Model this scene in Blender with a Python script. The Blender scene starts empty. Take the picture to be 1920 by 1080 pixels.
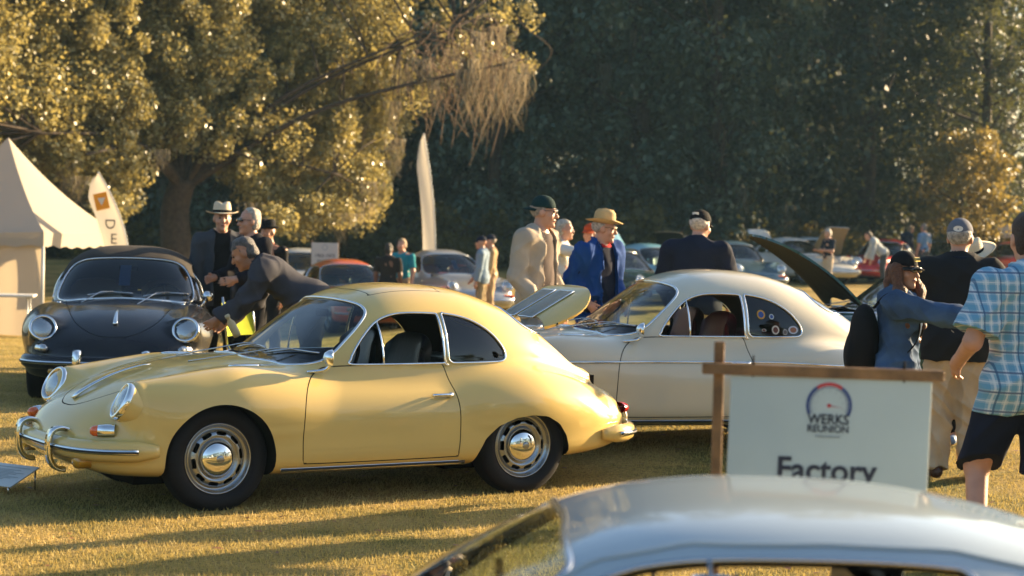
import bpy, math, random
import numpy as np
from mathutils import Vector, Matrix
ONLY = ''
S = bpy.context.scene
COL = S.collection
R = math.radians
# ---------------- camera ----------------
CAM_H, F_PX, HOR, ROLL = 1.745, 3700.0, 412.0, 1.4
cd = bpy.data.cameras.new('camera')
cam = bpy.data.objects.new('camera', cd); COL.objects.link(cam)
cd.sensor_width = 36.0; cd.lens = 36.0 * F_PX / 1920.0
cd.clip_start = 0.05; cd.clip_end = 3000
cam.location = (0, 0, CAM_H)
cam.rotation_euler = (Matrix.Rotation(R(90) - math.atan((540 - HOR) / F_PX), 3, 'X') @ Matrix.Rotation(R(ROLL), 3, 'Z')).to_euler()
cd.dof.use_dof = True; cd.dof.focus_distance = 12.0
cd.dof.aperture_fstop = cd.lens / 22.0; cd.dof.aperture_blades = 0
S.camera = cam
# ---------------- sky, sun, exposure ----------------
SUN_AZ, SUN_EL = 33.5, 15.0          # azimuth from +X towards +Y
w = bpy.data.worlds.new('World'); S.world = w; w.use_nodes = True
nt = w.node_tree; nt.nodes.clear()
sky = nt.nodes.new('ShaderNodeTexSky'); sky.sky_type = 'NISHITA'; sky.sun_disc = False
sky.sun_elevation = R(SUN_EL); sky.sun_rotation = R(90 - SUN_AZ); sky.dust_density = 2.0; sky.air_density = 1.0; sky.ozone_density = 1.6
bg = nt.nodes.new('ShaderNodeBackground'); bg.inputs[1].default_value = 0.078
out = nt.nodes.new('ShaderNodeOutputWorld')
nt.links.new(sky.outputs[0], bg.inputs[0]); nt.links.new(bg.outputs[0], out.inputs[0])
sl = bpy.data.lights.new('sun', 'SUN'); sl.energy = 5.0; sl.angle = R(0.6); sl.color = (1.0, 0.73, 0.42)
sun = bpy.data.objects.new('sun', sl); COL.objects.link(sun)
sd = Vector((math.cos(R(SUN_AZ)) * math.cos(R(SUN_EL)), math.sin(R(SUN_AZ)) * math.cos(R(SUN_EL)), math.sin(R(SUN_EL))))
sun.rotation_euler = sd.to_track_quat('Z', 'Y').to_euler()
sun.location = sd * 60
S.view_settings.view_transform = 'Standard'; S.view_settings.look = 'None'
S.view_settings.exposure = 1.97; S.view_settings.gamma = 1.0
S.render.engine = 'CYCLES'
S.cycles.use_denoising = True
S.cycles.max_bounces = 6; S.cycles.transparent_max_bounces = 12; S.cycles.volume_bounces = 0; S.cycles.diffuse_bounces = 2; S.cycles.glossy_bounces = 3
S.cycles.caustics_reflective = False; S.cycles.caustics_refractive = False
S.cycles.sample_clamp_indirect = 6.0
random.seed(7); rng = np.random.default_rng(7)
# ---------------- materials ----------------
MATS = {}
def _m(name):
    m = bpy.data.materials.new(name); m.use_nodes = True
    n = m.node_tree.nodes; return m, n, m.node_tree.links, n['Principled BSDF']
def mat(name, col, rough=0.5, metal=0.0, coat=0.0, spec=0.5, bump=0.0, bscale=60.0, var=0.0, vscale=8.0, sheen=0.0, sss=0.0):
    if name in MATS: return MATS[name]
    m, n, l, p = _m(name)
    p.inputs['Base Color'].default_value = (*col, 1); p.inputs['Roughness'].default_value = rough
    p.inputs['Metallic'].default_value = metal; p.inputs['Coat Weight'].default_value = coat
    p.inputs['Coat Roughness'].default_value = 0.03
    p.inputs['Specular IOR Level'].default_value = spec
    if sheen: p.inputs['Sheen Weight'].default_value = sheen
    if var or bump:
        tc = n.new('ShaderNodeTexCoord')
    if var:
        t = n.new('ShaderNodeTexNoise'); t.inputs['Scale'].default_value = vscale; t.inputs['Detail'].default_value = 6
        l.new(tc.outputs['Object'], t.inputs['Vector'])
        r = n.new('ShaderNodeValToRGB'); r.color_ramp.elements[0].position = 0.3; r.color_ramp.elements[1].position = 0.7
        r.color_ramp.elements[0].color = (*[max(0, c * (1 - var)) for c in col], 1)
        r.color_ramp.elements[1].color = (*[min(1, c * (1 + var)) for c in col], 1)
        l.new(t.outputs['Fac'], r.inputs[0]); l.new(r.outputs[0], p.inputs['Base Color'])
    if bump:
        t2 = n.new('ShaderNodeTexNoise'); t2.inputs['Scale'].default_value = bscale; t2.inputs['Detail'].default_value = 4
        l.new(tc.outputs['Object'], t2.inputs['Vector'])
        b = n.new('ShaderNodeBump'); b.inputs['Strength'].default_value = bump; b.inputs['Distance'].default_value = 0.02
        l.new(t2.outputs['Fac'], b.inputs['Height']); l.new(b.outputs[0], p.inputs['Normal'])
    MATS[name] = m; return m
def paint(name, col, rough=0.28, metal=0.0, coat=1.0):
    if name in MATS: return MATS[name]
    m, n, l, p = _m(name)
    p.inputs['Roughness'].default_value = rough
    p.inputs['Metallic'].default_value = metal; p.inputs['Specular IOR Level'].default_value = .06; p.inputs['Coat Weight'].default_value = coat; p.inputs['Coat Roughness'].default_value = 0.04
    tc = n.new('ShaderNodeTexCoord')                         # very faint dust film
    t = n.new('ShaderNodeTexNoise'); t.inputs['Scale'].default_value = 3.0; t.inputs['Detail'].default_value = 8
    l.new(tc.outputs['Object'], t.inputs['Vector'])
    mx = n.new('ShaderNodeMix'); mx.data_type = 'RGBA'
    mx.inputs[6].default_value = (*col, 1); mx.inputs[7].default_value = (*[c * 0.93 + 0.02 for c in col], 1)
    l.new(t.outputs['Fac'], mx.inputs[0]); l.new(mx.outputs[2], p.inputs['Base Color'])
    mr = n.new('ShaderNodeMapRange'); mr.inputs[3].default_value = 0.02; mr.inputs[4].default_value = 0.10
    l.new(t.outputs['Fac'], mr.inputs[0]); l.new(mr.outputs[0], p.inputs['Coat Roughness'])
    MATS[name] = m; return m
def glass(name, tint=(0.75, 0.85, 0.82), refl=1.0):
    if name in MATS: return MATS[name]
    m = bpy.data.materials.new(name); m.use_nodes = True; n = m.node_tree.nodes; l = m.node_tree.links; n.clear()
    o = n.new('ShaderNodeOutputMaterial'); mx = n.new('ShaderNodeMixShader')
    tr = n.new('ShaderNodeBsdfTransparent'); tr.inputs[0].default_value = (*tint, 1)
    gl = n.new('ShaderNodeBsdfGlossy'); gl.inputs['Roughness'].default_value = 0.01; gl.inputs[0].default_value = (refl, refl, refl, 1)
    fr = n.new('ShaderNodeFresnel'); fr.inputs[0].default_value = 1.55
    l.new(fr.outputs[0], mx.inputs[0]); l.new(tr.outputs[0], mx.inputs[1]); l.new(gl.outputs[0], mx.inputs[2]); l.new(mx.outputs[0], o.inputs[0])
    MATS[name] = m; return m
CHROME = mat('chrome', (0.82, 0.82, 0.80), 0.06, 1.0)
DARKCHR = mat('aluminium_trim', (0.55, 0.56, 0.57), 0.22, 1.0)
RUBBER = mat('rubber', (0.012, 0.012, 0.013), 0.65, bump=0.15, bscale=300)
BLACK = mat('black_void', (0.004, 0.004, 0.005), 0.9, spec=.1)
TYRE = mat('tyre_rubber', (0.009, 0.009, 0.011), 0.7, spec=.2, bump=0.2, bscale=200)
RIMSIL = mat('wheel_silver', (0.36, 0.38, 0.40), 0.26, 0.9)
GLASS = glass('window_glass', (0.72, 0.82, 0.79))
GLASSB = glass('windscreen_glass', (0.46, 0.60, 0.57))
LENS = mat('headlamp_lens', (0.42, 0.44, 0.44), 0.12, 0.75, coat=1.0, bump=0.25, bscale=70)
AMBER = mat('amber_lens', (0.75, 0.12, 0.01), 0.15, coat=1.0)
FOGL = mat('fog_lens', (0.45, 0.24, 0.02), 0.12, coat=1.0)
REDL = mat('red_lens', (0.45, 0.01, 0.01), 0.15, coat=1.0)
# ---------------- mesh helpers ----------------
def obj(name, V, F, m, parent=None, smooth=True, N=None):
    me = bpy.data.meshes.new(name)
    V = np.asarray(V, float)
    me.from_pydata(V.tolist(), [], F.tolist() if isinstance(F, np.ndarray) else F)
    if smooth: me.polygons.foreach_set('use_smooth', np.ones(len(me.polygons), bool))
    if N is not None: me.normals_split_custom_set_from_vertices(np.asarray(N, float).tolist())
    if m is not None: me.materials.append(m)
    me.update()
    o = bpy.data.objects.new(name, me); COL.objects.link(o)
    if parent is not None: o.parent = parent
    return o
def empty(name, loc, rz=0.0, label=None, cat=None, group=None):
    o = bpy.data.objects.new(name, None); COL.objects.link(o)
    o.location = loc; o.rotation_euler = (0, 0, rz); o.empty_display_size = 0.2
    if label: tag(o, label, cat, group)
    return o
def tag(o, label, cat, group=None):
    o['label'] = label; o['category'] = cat
    if group: o['group'] = group
    return o
def struct(o): o['kind'] = 'structure'; return o
def copy_tree(o, parent=None):
    c = o.copy(); COL.objects.link(c); c.parent = parent
    for ch in [x for x in o.children]: copy_tree(ch, c)
    return c
class MB:
    """collects polygons of one piece"""
    def __init__(s): s.V = []; s.F = []
    def add(s, V, F):
        b = len(s.V); s.V += [tuple(v) for v in np.asarray(V, float).tolist()]; s.F += [tuple(int(i) + b for i in f) for f in F]; return s
    def box(s, c, d, rot=None, bev=0.0):
        V, F = box_vf(c, d, rot, bev); return s.add(V, F)
    def build(s, name, m, parent=None, smooth=True): return obj(name, s.V, s.F, m, parent, smooth)
def box_vf(c, d, rot=None, bev=0.0):
    x, y, z = [k / 2 for k in d]
    if bev <= 0:
        V = np.array([(sx * x, sy * y, sz * z) for sx in (-1, 1) for sy in (-1, 1) for sz in (-1, 1)], float)
        F = [(0, 1, 3, 2), (4, 6, 7, 5), (0, 4, 5, 1), (2, 3, 7, 6), (0, 2, 6, 4), (1, 5, 7, 3)]
    else:
        V = []; idx = {}
        for sx in (-1, 1):
            for sy in (-1, 1):
                for sz in (-1, 1):
                    for a in range(3):
                        p = [sx * (x - bev), sy * (y - bev), sz * (z - bev)]; p[a] = (sx * x, sy * y, sz * z)[a]
                        idx[(sx, sy, sz, a)] = len(V); V.append(p)
        V = np.array(V, float); F = []
        def q(*k): F.append(tuple(idx[i] for i in k))
        for s_ in (-1, 1):
            q((s_, -1, -1, 0), (s_, -1, 1, 0), (s_, 1, 1, 0), (s_, 1, -1, 0))
            q((-1, s_, -1, 1), (1, s_, -1, 1), (1, s_, 1, 1), (-1, s_, 1, 1))
            q((-1, -1, s_, 2), (-1, 1, s_, 2), (1, 1, s_, 2), (1, -1, s_, 2))
            for t in (-1, 1):
                q((s_, t, -1, 0), (s_, t, 1, 0), (s_, t, 1, 1), (s_, t, -1, 1))
                q((s_, -1, t, 0), (s_, 1, t, 0), (s_, 1, t, 2), (s_, -1, t, 2))
                q((-1, s_, t, 1), (1, s_, t, 1), (1, s_, t, 2), (-1, s_, t, 2))
                for r_ in (-1, 1): q((s_, t, r_, 0), (s_, t, r_, 1), (s_, t, r_, 2))
    if rot is not None: V = V @ np.array(rot, float).T
    return V + np.array(c, float), F
def rotm(ax, a):
    return np.array(Matrix.Rotation(a, 3, ax))
def frames(P, closed, up=None):
    P = np.asarray(P, float)
    T = np.roll(P, -1, 0) - np.roll(P, 1, 0)
    if not closed: T[0] = P[1] - P[0]; T[-1] = P[-1] - P[-2]
    T /= np.linalg.norm(T, axis=1)[:, None] + 1e-12
    if up is None:
        u = np.zeros_like(P); ref = np.array([0, 0, 1.0]) if abs(T[0][2]) < 0.9 else np.array([1.0, 0, 0])
        for i in range(len(P)):
            v = ref - T[i] * (ref @ T[i]); v /= np.linalg.norm(v) + 1e-12; u[i] = v; ref = v
    else:
        up = np.broadcast_to(np.asarray(up, float), P.shape)
        u = up - T * (up * T).sum(1)[:, None]; u /= np.linalg.norm(u, axis=1)[:, None] + 1e-12
    return T, u, np.cross(T, u)
def sweep(P, prof, closed=False, up=None, scale=None, cap=True):
    """prof: (k,2) closed profile in (side, up) coordinates"""
    P = np.asarray(P, float); prof = np.asarray(prof, float)
    T, u, b = frames(P, closed, up); n, k = len(P), len(prof)
    sc = np.ones(n) if scale is None else np.asarray(scale, float)
    V = P[:, None, :] + (prof[None, :, 0, None] * b[:, None, :] + prof[None, :, 1, None] * u[:, None, :]) * sc[:, None, None]
    V = V.reshape(-1, 3); F = []
    for i in range(n if closed else n - 1):
        j = (i + 1) % n
        for a in range(k):
            c = (a + 1) % k
            F.append((i * k + a, j * k + a, j * k + c, i * k + c))
    if cap and not closed:
        F.append(tuple(range(k))); F.append(tuple((n - 1) * k + a for a in range(k - 1, -1, -1)))
    return V, F
def circ(r, k=8, sx=1.0, sy=1.0, ph=0.0):
    a = np.arange(k) * 2 * math.pi / k + ph
    return np.stack([np.cos(a) * r * sx, np.sin(a) * r * sy], 1)
def tube(P, r, k=8, closed=False, up=None, scale=None): return sweep(P, circ(r, k), closed, up, scale)
def lathe(prof, n=32, axis='z', closed_prof=False):
    prof = np.asarray(prof, float); k = len(prof)
    a = np.arange(n) * 2 * math.pi / n
    ca, sa = np.cos(a), np.sin(a)
    if axis == 'z': V = np.stack([prof[None, :, 0] * ca[:, None], prof[None, :, 0] * sa[:, None], np.broadcast_to(prof[None, :, 1], (n, k))], 2)
    elif axis == 'y': V = np.stack([prof[None, :, 0] * ca[:, None], np.broadcast_to(prof[None, :, 1], (n, k)), prof[None, :, 0] * sa[:, None]], 2)
    else: V = np.stack([np.broadcast_to(prof[None, :, 1], (n, k)), prof[None, :, 0] * ca[:, None], prof[None, :, 0] * sa[:, None]], 2)
    F = []
    for i in range(n):
        j = (i + 1) % n
        for q in range(k if closed_prof else k - 1):
            c = (q + 1) % k
            F.append((i * k + q, j * k + q, j * k + c, i * k + c))
    return V.reshape(-1, 3), F
def smooth_poly(pts, n=10, closed=True):
    """Catmull-Rom through pts"""
    P = np.asarray(pts, float); m = len(P); o = []
    for i in range(m if closed else m - 1):
        p0, p1, p2, p3 = (P[(i + k) % m] if closed else P[min(max(i + k, 0), m - 1)] for k in (-1, 0, 1, 2))
        for t in np.linspace(0, 1, n, endpoint=False):
            o.append(0.5 * (2 * p1 + (p2 - p0) * t + (2 * p0 - 5 * p1 + 4 * p2 - p3) * t * t + (3 * p1 - p0 - 3 * p2 + p3) * t ** 3))
    if not closed: o.append(P[-1])
    return np.array(o)
def poly_sdf(P, x, y):
    """signed distance (negative inside) from points (x,y) to polygon P"""
    P = np.asarray(P, float); d = np.full(x.shape, 1e9); ins = np.zeros(x.shape, bool)
    for a, b in zip(P, np.roll(P, -1, 0)):
        ex, ey = b - a; wx, wy = x - a[0], y - a[1]
        t = np.clip((wx * ex + wy * ey) / (ex * ex + ey * ey + 1e-12), 0, 1)
        d = np.minimum(d, (wx - ex * t) ** 2 + (wy - ey * t) ** 2)
        c = (a[1] > y) != (b[1] > y)
        xi = a[0] + (y - a[1]) * ex / (ey if abs(ey) > 1e-12 else 1e-12)
        ins ^= c & (x < xi)
    d = np.sqrt(d); return np.where(ins, -d, d)
# ---- trimmed surface patches ----
class Srf:
    def __init__(s, V, N, T): s.V, s.N, s.T = V, N, T
    def clip(s, g):
        V, N, T = s.V, s.N, s.T
        g = np.where(np.abs(g) < 1e-6, 1e-6, g); pos = g[T] > 0; c = pos.sum(1)
        neg_t = [T[c == 0]]; pos_t = [T[c == 3]]; mix = (c == 1) | (c == 2)
        tm = T[mix]; pm = pos[mix]; cm = c[mix]
        lone = np.where(cm == 1, np.argmax(pm, 1), np.argmin(pm, 1)); r = np.arange(len(tm))
        a, b, d = tm[r, lone], tm[r, (lone + 1) % 3], tm[r, (lone + 2) % 3]
        E = np.concatenate([np.stack([a, b], 1), np.stack([a, d], 1)]); E = np.sort(E, 1)
        U, inv = np.unique(E, axis=0, return_inverse=True); inv = inv.reshape(-1)
        t = g[U[:, 0]] / (g[U[:, 0]] - g[U[:, 1]]); t = t[:, None]
        Vn = V[U[:, 0]] * (1 - t) + V[U[:, 1]] * t; Nn = N[U[:, 0]] * (1 - t) + N[U[:, 1]] * t
        Nn /= np.linalg.norm(Nn, axis=1)[:, None] + 1e-12
        ab = inv[:len(tm)] + len(V); ad = inv[len(tm):] + len(V)
        lt = np.stack([a, ab, ad], 1); ot = np.concatenate([np.stack([ab, b, d], 1), np.stack([ab, d, ad], 1)])
        l1 = cm == 1; l2 = np.concatenate([l1, l1])
        pos_t += [lt[l1], ot[~l2]]; neg_t += [lt[~l1], ot[l2]]
        VV = np.concatenate([V, Vn]); NN = np.concatenate([N, Nn])
        s.seg = (VV, NN, np.stack([ab, ad], 1))
        return Srf(VV, NN, np.concatenate(neg_t)).pack(), Srf(VV, NN, np.concatenate(pos_t)).pack()
    def pack(s):
        if len(s.T) == 0: return Srf(np.zeros((0, 3)), np.zeros((0, 3)), np.zeros((0, 3), int))
        u, inv = np.unique(s.T, return_inverse=True)
        return Srf(s.V[u], s.N[u], inv.reshape(-1, 3))
    def loops(s):
        VV, NN, E = s.seg; adj = {}
        for a, b in E.tolist():
            if a != b: adj.setdefault(a, []).append(b); adj.setdefault(b, []).append(a)
        seen = set(); out = []
        for st in sorted(adj, key=lambda k: len(adj[k])):
            if st in seen: continue
            ch = [st]; seen.add(st)
            while True:
                nx = [k for k in adj[ch[-1]] if k not in seen]
                if not nx: break
                ch.append(nx[0]); seen.add(nx[0])
            if len(ch) > 5: out.append((VV[ch], NN[ch], ch[0] in adj[ch[-1]] and len(ch) > 8))
        return out
    def off(s, d): return Srf(s.V + s.N * d, s.N, s.T)
    def build(s, name, m, parent=None, org=(0, 0, 0)):
        return obj(name, s.V - np.array(org), s.T, m, parent, True, s.N)
def resample(P, N, closed, step):
    Q = np.concatenate([P, P[:1]]) if closed else P; M_ = np.concatenate([N, N[:1]]) if closed else N
    L = np.concatenate([[0], np.cumsum(np.linalg.norm(np.diff(Q, axis=0), axis=1))])
    n = max(6, int(L[-1] / step)); t = np.linspace(0, L[-1], n, endpoint=not closed)
    f = lambda A: np.stack([np.interp(t, L, A[:, i]) for i in range(3)], 1)
    return f(Q), f(M_)
def fast(name, V, Q, m, parent=None, smooth=False):
    """many polygons at once; Q: (n,k) index array"""
    me = bpy.data.meshes.new(name); n, k = Q.shape
    me.vertices.add(len(V)); me.vertices.foreach_set('co', np.asarray(V, np.float32).ravel())
    me.loops.add(n * k); me.loops.foreach_set('vertex_index', Q.astype(np.int32).ravel())
    me.polygons.add(n); me.polygons.foreach_set('loop_start', np.arange(0, n * k, k, dtype=np.int32)); me.polygons.foreach_set('loop_total', np.full(n, k, np.int32))
    if smooth: me.polygons.foreach_set('use_smooth', np.ones(n, bool))
    me.update(calc_edges=True)
    if m: me.materials.append(m)
    o = bpy.data.objects.new(name, me); COL.objects.link(o)
    if parent is not None: o.parent = parent
    return o
def pix(px, py, d):
    """point seen at picture (px, py) at depth d"""
    ro = R(ROLL); u, v = px - 960, 540 - py
    x = u * math.cos(ro) - v * math.sin(ro); y = u * math.sin(ro) + v * math.cos(ro)
    p = math.atan((540 - HOR) / F_PX); fy, fz = math.cos(p), -math.sin(p)
    D = np.array((x / F_PX, fy + y / F_PX * math.sin(p), fz + y / F_PX * math.cos(p)))
    return np.array((0, 0, CAM_H)) + D * (d / D[1])
# ground height of the lawn
def _ss(t): t = np.clip(t, 0, 1); return t * t * (3 - 2 * t)
def zg(x, y):
    return 0.09 * _ss((y - 13.2) / 1.5) * (1 - _ss((y - 19) / 8)) - (0.22 + 0.30 * _ss((-0.5 - x) / 4.5)) * np.exp(-((y - 36) / 8.0) ** 2) + 0.14 * _ss((y - 46) / 14)
def at(px, d, dz=0.0, py=540):
    """point of the lawn under picture column px at depth d"""
    x = (px + (py - 540) * math.tan(R(ROLL)) - 960) / F_PX * d
    return (x, d, float(zg(x, d)) + dz)
def has(k): return ONLY == '' or k in ONLY.split(',')
# ---------------- lawn ----------------
def lawn_mat():
    m, n, l, p = _m('lawn'); p.inputs['Roughness'].default_value = .95; p.inputs['Specular IOR Level'].default_value = .15
    tc = n.new('ShaderNodeTexCoord')
    def noise(sc, det=6, dist=0):
        t = n.new('ShaderNodeTexNoise'); t.inputs['Scale'].default_value = sc; t.inputs['Detail'].default_value = det; t.inputs['Distortion'].default_value = dist
        l.new(tc.outputs['Object'], t.inputs['Vector']); return t.outputs['Fac']
    def ramp(f, stops):
        r = n.new('ShaderNodeValToRGB'); e = r.color_ramp.elements
        while len(e) < len(stops): e.new(.5)
        for i, (p_, c) in enumerate(stops): e[i].position = p_; e[i].color = (*c, 1)
        l.new(f, r.inputs[0]); return r.outputs[0]
    a = ramp(noise(1.1, 8, .5), [(.32, (.15, .145, .042)), (.50, (.35, .26, .088)), (.70, (.50, .355, .135))])
    b = ramp(noise(38, 5), [(.35, (.55, .55, .5)), (.65, (1.25, 1.2, 1.1))])
    mx = n.new('ShaderNodeMix'); mx.data_type = 'RGBA'; mx.blend_type = 'MULTIPLY'; mx.inputs[0].default_value = 1; l.new(a, mx.inputs[6]); l.new(b, mx.inputs[7])
    l.new(mx.outputs[2], p.inputs['Base Color'])
    bp = n.new('ShaderNodeBump'); bp.inputs['Strength'].default_value = .9; bp.inputs['Distance'].default_value = .03
    l.new(noise(70, 6), bp.inputs['Height']); l.new(bp.outputs[0], p.inputs['Normal'])
    return m
xs = np.unique(np.concatenate([np.linspace(-14, 14, 85), np.linspace(-60, 60, 61), np.array([-900, -400, -200, -120, -80, 80, 120, 200, 400, 900])]))
ys = np.unique(np.concatenate([np.linspace(-6, 70, 153), np.array([-700, -300, -120, -60, -30, -15, 80, 95, 120, 180, 300, 600, 1500])]))
GX, GY = np.meshgrid(xs, ys, indexing='ij'); nx_, ny_ = GX.shape
V = np.stack([GX, GY, zg(GX, GY)], 2).reshape(-1, 3); I = np.arange(nx_ * ny_).reshape(nx_, ny_)
Q = np.stack([I[:-1, :-1].ravel(), I[1:, :-1].ravel(), I[1:, 1:].ravel(), I[:-1, 1:].ravel()], 1)
struct(fast('ground', V, Q, lawn_mat(), None, True))
# ---- leaf shading
def leaf_mat(name, dark, light, trans, tcol, rough=.45, spec=.5, patch=0, vary=0):
    m = bpy.data.materials.new(name); m.use_nodes = True; n = m.node_tree.nodes; l = m.node_tree.links; p = n['Principled BSDF']
    g = n.new('ShaderNodeNewGeometry'); r = n.new('ShaderNodeValToRGB')
    r.color_ramp.elements[0].color = (*dark, 1); r.color_ramp.elements[1].color = (*light, 1)
    
    if patch:
        tc = n.new('ShaderNodeTexCoord'); t0 = n.new('ShaderNodeTexNoise'); t0.inputs['Scale'].default_value = patch; t0.inputs['Detail'].default_value = 5; t0.inputs['Distortion'].default_value = .5; l.new(tc.outputs['Object'], t0.inputs['Vector'])
        mr = n.new('ShaderNodeMapRange'); mr.inputs[1].default_value = .32; mr.inputs[2].default_value = .68; l.new(t0.outputs['Fac'], mr.inputs[0])
        mm = n.new('ShaderNodeMath'); mm.operation = 'MULTIPLY'; mm.inputs[1].default_value = .35; l.new(g.outputs['Random Per Island'], mm.inputs[0])
        ma = n.new('ShaderNodeMath'); ma.operation = 'MULTIPLY_ADD'; ma.inputs[1].default_value = .65; l.new(mr.outputs[0], ma.inputs[0]); l.new(mm.outputs[0], ma.inputs[2]); l.new(ma.outputs[0], r.inputs[0])
    else: l.new(g.outputs['Random Per Island'], r.inputs[0])
    l.new(r.outputs[0], p.inputs['Base Color'])
    if vary:
        oi = n.new('ShaderNodeObjectInfo'); hs = n.new('ShaderNodeHueSaturation'); mr2 = n.new('ShaderNodeMapRange'); mr2.inputs[3].default_value = 1 - vary; mr2.inputs[4].default_value = 1 + vary; l.new(oi.outputs['Random'], mr2.inputs[0]); l.new(mr2.outputs[0], hs.inputs['Value'])
        mr3 = n.new('ShaderNodeMapRange'); mr3.inputs[3].default_value = .47; mr3.inputs[4].default_value = .52; l.new(oi.outputs['Random'], mr3.inputs[0]); l.new(mr3.outputs[0], hs.inputs['Hue']); l.new(r.outputs[0], hs.inputs['Color']); l.new(hs.outputs[0], p.inputs['Base Color'])
    p.inputs['Roughness'].default_value = rough; p.inputs['Specular IOR Level'].default_value = spec
    if trans:
        t = n.new('ShaderNodeBsdfTranslucent'); t.inputs[0].default_value = (*tcol, 1)
        mx = n.new('ShaderNodeMixShader'); mx.inputs[0].default_value = trans; l.new(p.outputs[0], mx.inputs[1]); l.new(t.outputs[0], mx.inputs[2]); l.new(mx.outputs[0], n['Material Output'].inputs[0])
    return m
def blades(n, box, hgt, wid, seed):
    r = np.random.default_rng(seed); y = box[2] + (box[3] - box[2]) * r.random(n) ** 1.35
    x = (r.random(n) * 2 - 1) * (y * .275 + .6)
    a = r.random(n) * 6.283; h = hgt * (.5 + r.random(n)); w_ = wid * (.6 + .8 * r.random(n)); le = (r.random((n, 2)) - .5) * h[:, None] * 1.5
    z = zg(x, y); c, s_ = np.cos(a) * w_, np.sin(a) * w_
    V = np.stack([np.stack([x - c, y - s_, z - .004], 1), np.stack([x + c, y + s_, z - .004], 1), np.stack([x + le[:, 0], y + le[:, 1], z + h], 1)], 1).reshape(-1, 3)
    return V, np.arange(3 * n).reshape(n, 3)
if has('grass'):
    o = fast('grass', *blades(330000, (0, 0, 7.5, 34), .020, .0042, 3), leaf_mat('grass_blade', (.17, .17, .045), (.62, .46, .185), .30, (.50, .38, .12), .7, .15, 1.1))
    o['kind'] = 'stuff'; o['label'] = 'short dormant lawn grass, straw and olive'
    fl = MB(); r = np.random.default_rng(4)
    leafm = leaf_mat('fallen_leaf', (.10, .035, .012), (.28, .12, .03), 0, (0, 0, 0))
    V, Q = [], []
    for i in range(700):
        y = 8 + 22 * r.random() ** 1.4; x = (r.random() * 2 - 1) * (y * .27); z = float(zg(x, y)) + .014; a = r.random() * 6.28; L_ = .018 + .02 * r.random()
        c, s_ = math.cos(a), math.sin(a); b_ = len(V)
        V += [(x - c * L_, y - s_ * L_, z), (x + s_ * L_ * .5, y - c * L_ * .5, z + .006), (x + c * L_, y + s_ * L_, z + .004), (x - s_ * L_ * .5, y + c * L_ * .5, z + .002)]; Q.append((b_, b_ + 1, b_ + 2, b_ + 3))
    o = fast('fallen_leaves', np.array(V), np.array(Q), leafm); o['kind'] = 'stuff'; o['label'] = 'brown fallen leaves scattered on the lawn'
# ---------------- trees ----------------
BARK = mat('bark', (.060, .042, .028), .95, bump=1.0, bscale=14, var=.4, vscale=10)
def leaves(C, size, r, stretch=1.6, out=None):
    n = len(C); nn0 = r.normal(size=(n, 3)); nn0 /= np.linalg.norm(nn0, axis=1)[:, None]
    if out is not None: nn0 = nn0 * .8 + out + np.array((0, 0, .35)); nn0 /= np.linalg.norm(nn0, axis=1)[:, None]
    d = r.normal(size=(n, 3)); d -= nn0 * (d * nn0).sum(1)[:, None]; d /= np.linalg.norm(d, axis=1)[:, None]; e = np.cross(nn0, d)
    L_ = (size * (.6 + .8 * r.random(n)))[:, None]; nn = np.cross(d, e)
    V = np.stack([C - d * L_ * .5, C + e * L_ * .5 / stretch + nn * L_ * .08, C + d * L_ * .5, C - e * L_ * .5 / stretch + nn * L_ * .08], 1).reshape(-1, 3)
    return V, np.arange(4 * n).reshape(n, 4)
def clump_pts(c, rad, n, r):
    p = r.normal(size=(n, 3)); p /= np.linalg.norm(p, axis=1)[:, None]; p *= (r.random(n) ** .45)[:, None] * rad
    return np.array(c) + p * np.array((1, 1, .8))
def branch(P, r0, r1, k=6):
    P = smooth_poly(P, 4, False); return tube(P, 1.0, k, scale=np.linspace(r0, r1, len(P)))
def moss_strands(tops, lens, r, wid=.012, n=26, spread=.16, tang=.16):
    V, Q = [], []
    for (x, y, z), L_ in zip(tops, lens):
        for i in range(n):
            a, b = r.normal(size=2) * spread; l_ = L_ * (.35 + .65 * r.random()); w_ = wid * (.5 + r.random()); ph = r.random() * 6; ang = r.random() * 3.14
            m_ = 9; base = len(V)
            for j in range(m_):
                t = j / (m_ - 1); sp_ = 1 - .55 * t
                cx = x + a * sp_ + tang * t * math.sin(ph * 3 + (4 + ph) * t); cy = y + b * sp_ + tang * t * math.cos(ph * 1.3 + 5 * t); ww = w_ * (1 - .85 * t)
                V += [(cx - ww * math.cos(ang + t), cy - ww * math.sin(ang + t), z - l_ * t), (cx + ww * math.cos(ang + t), cy + ww * math.sin(ang + t), z - l_ * t)]
            Q += [(base + 2 * j, base + 2 * j + 1, base + 2 * j + 3, base + 2 * j + 2) for j in range(m_ - 1)]
    return np.array(V), np.array(Q)
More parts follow.
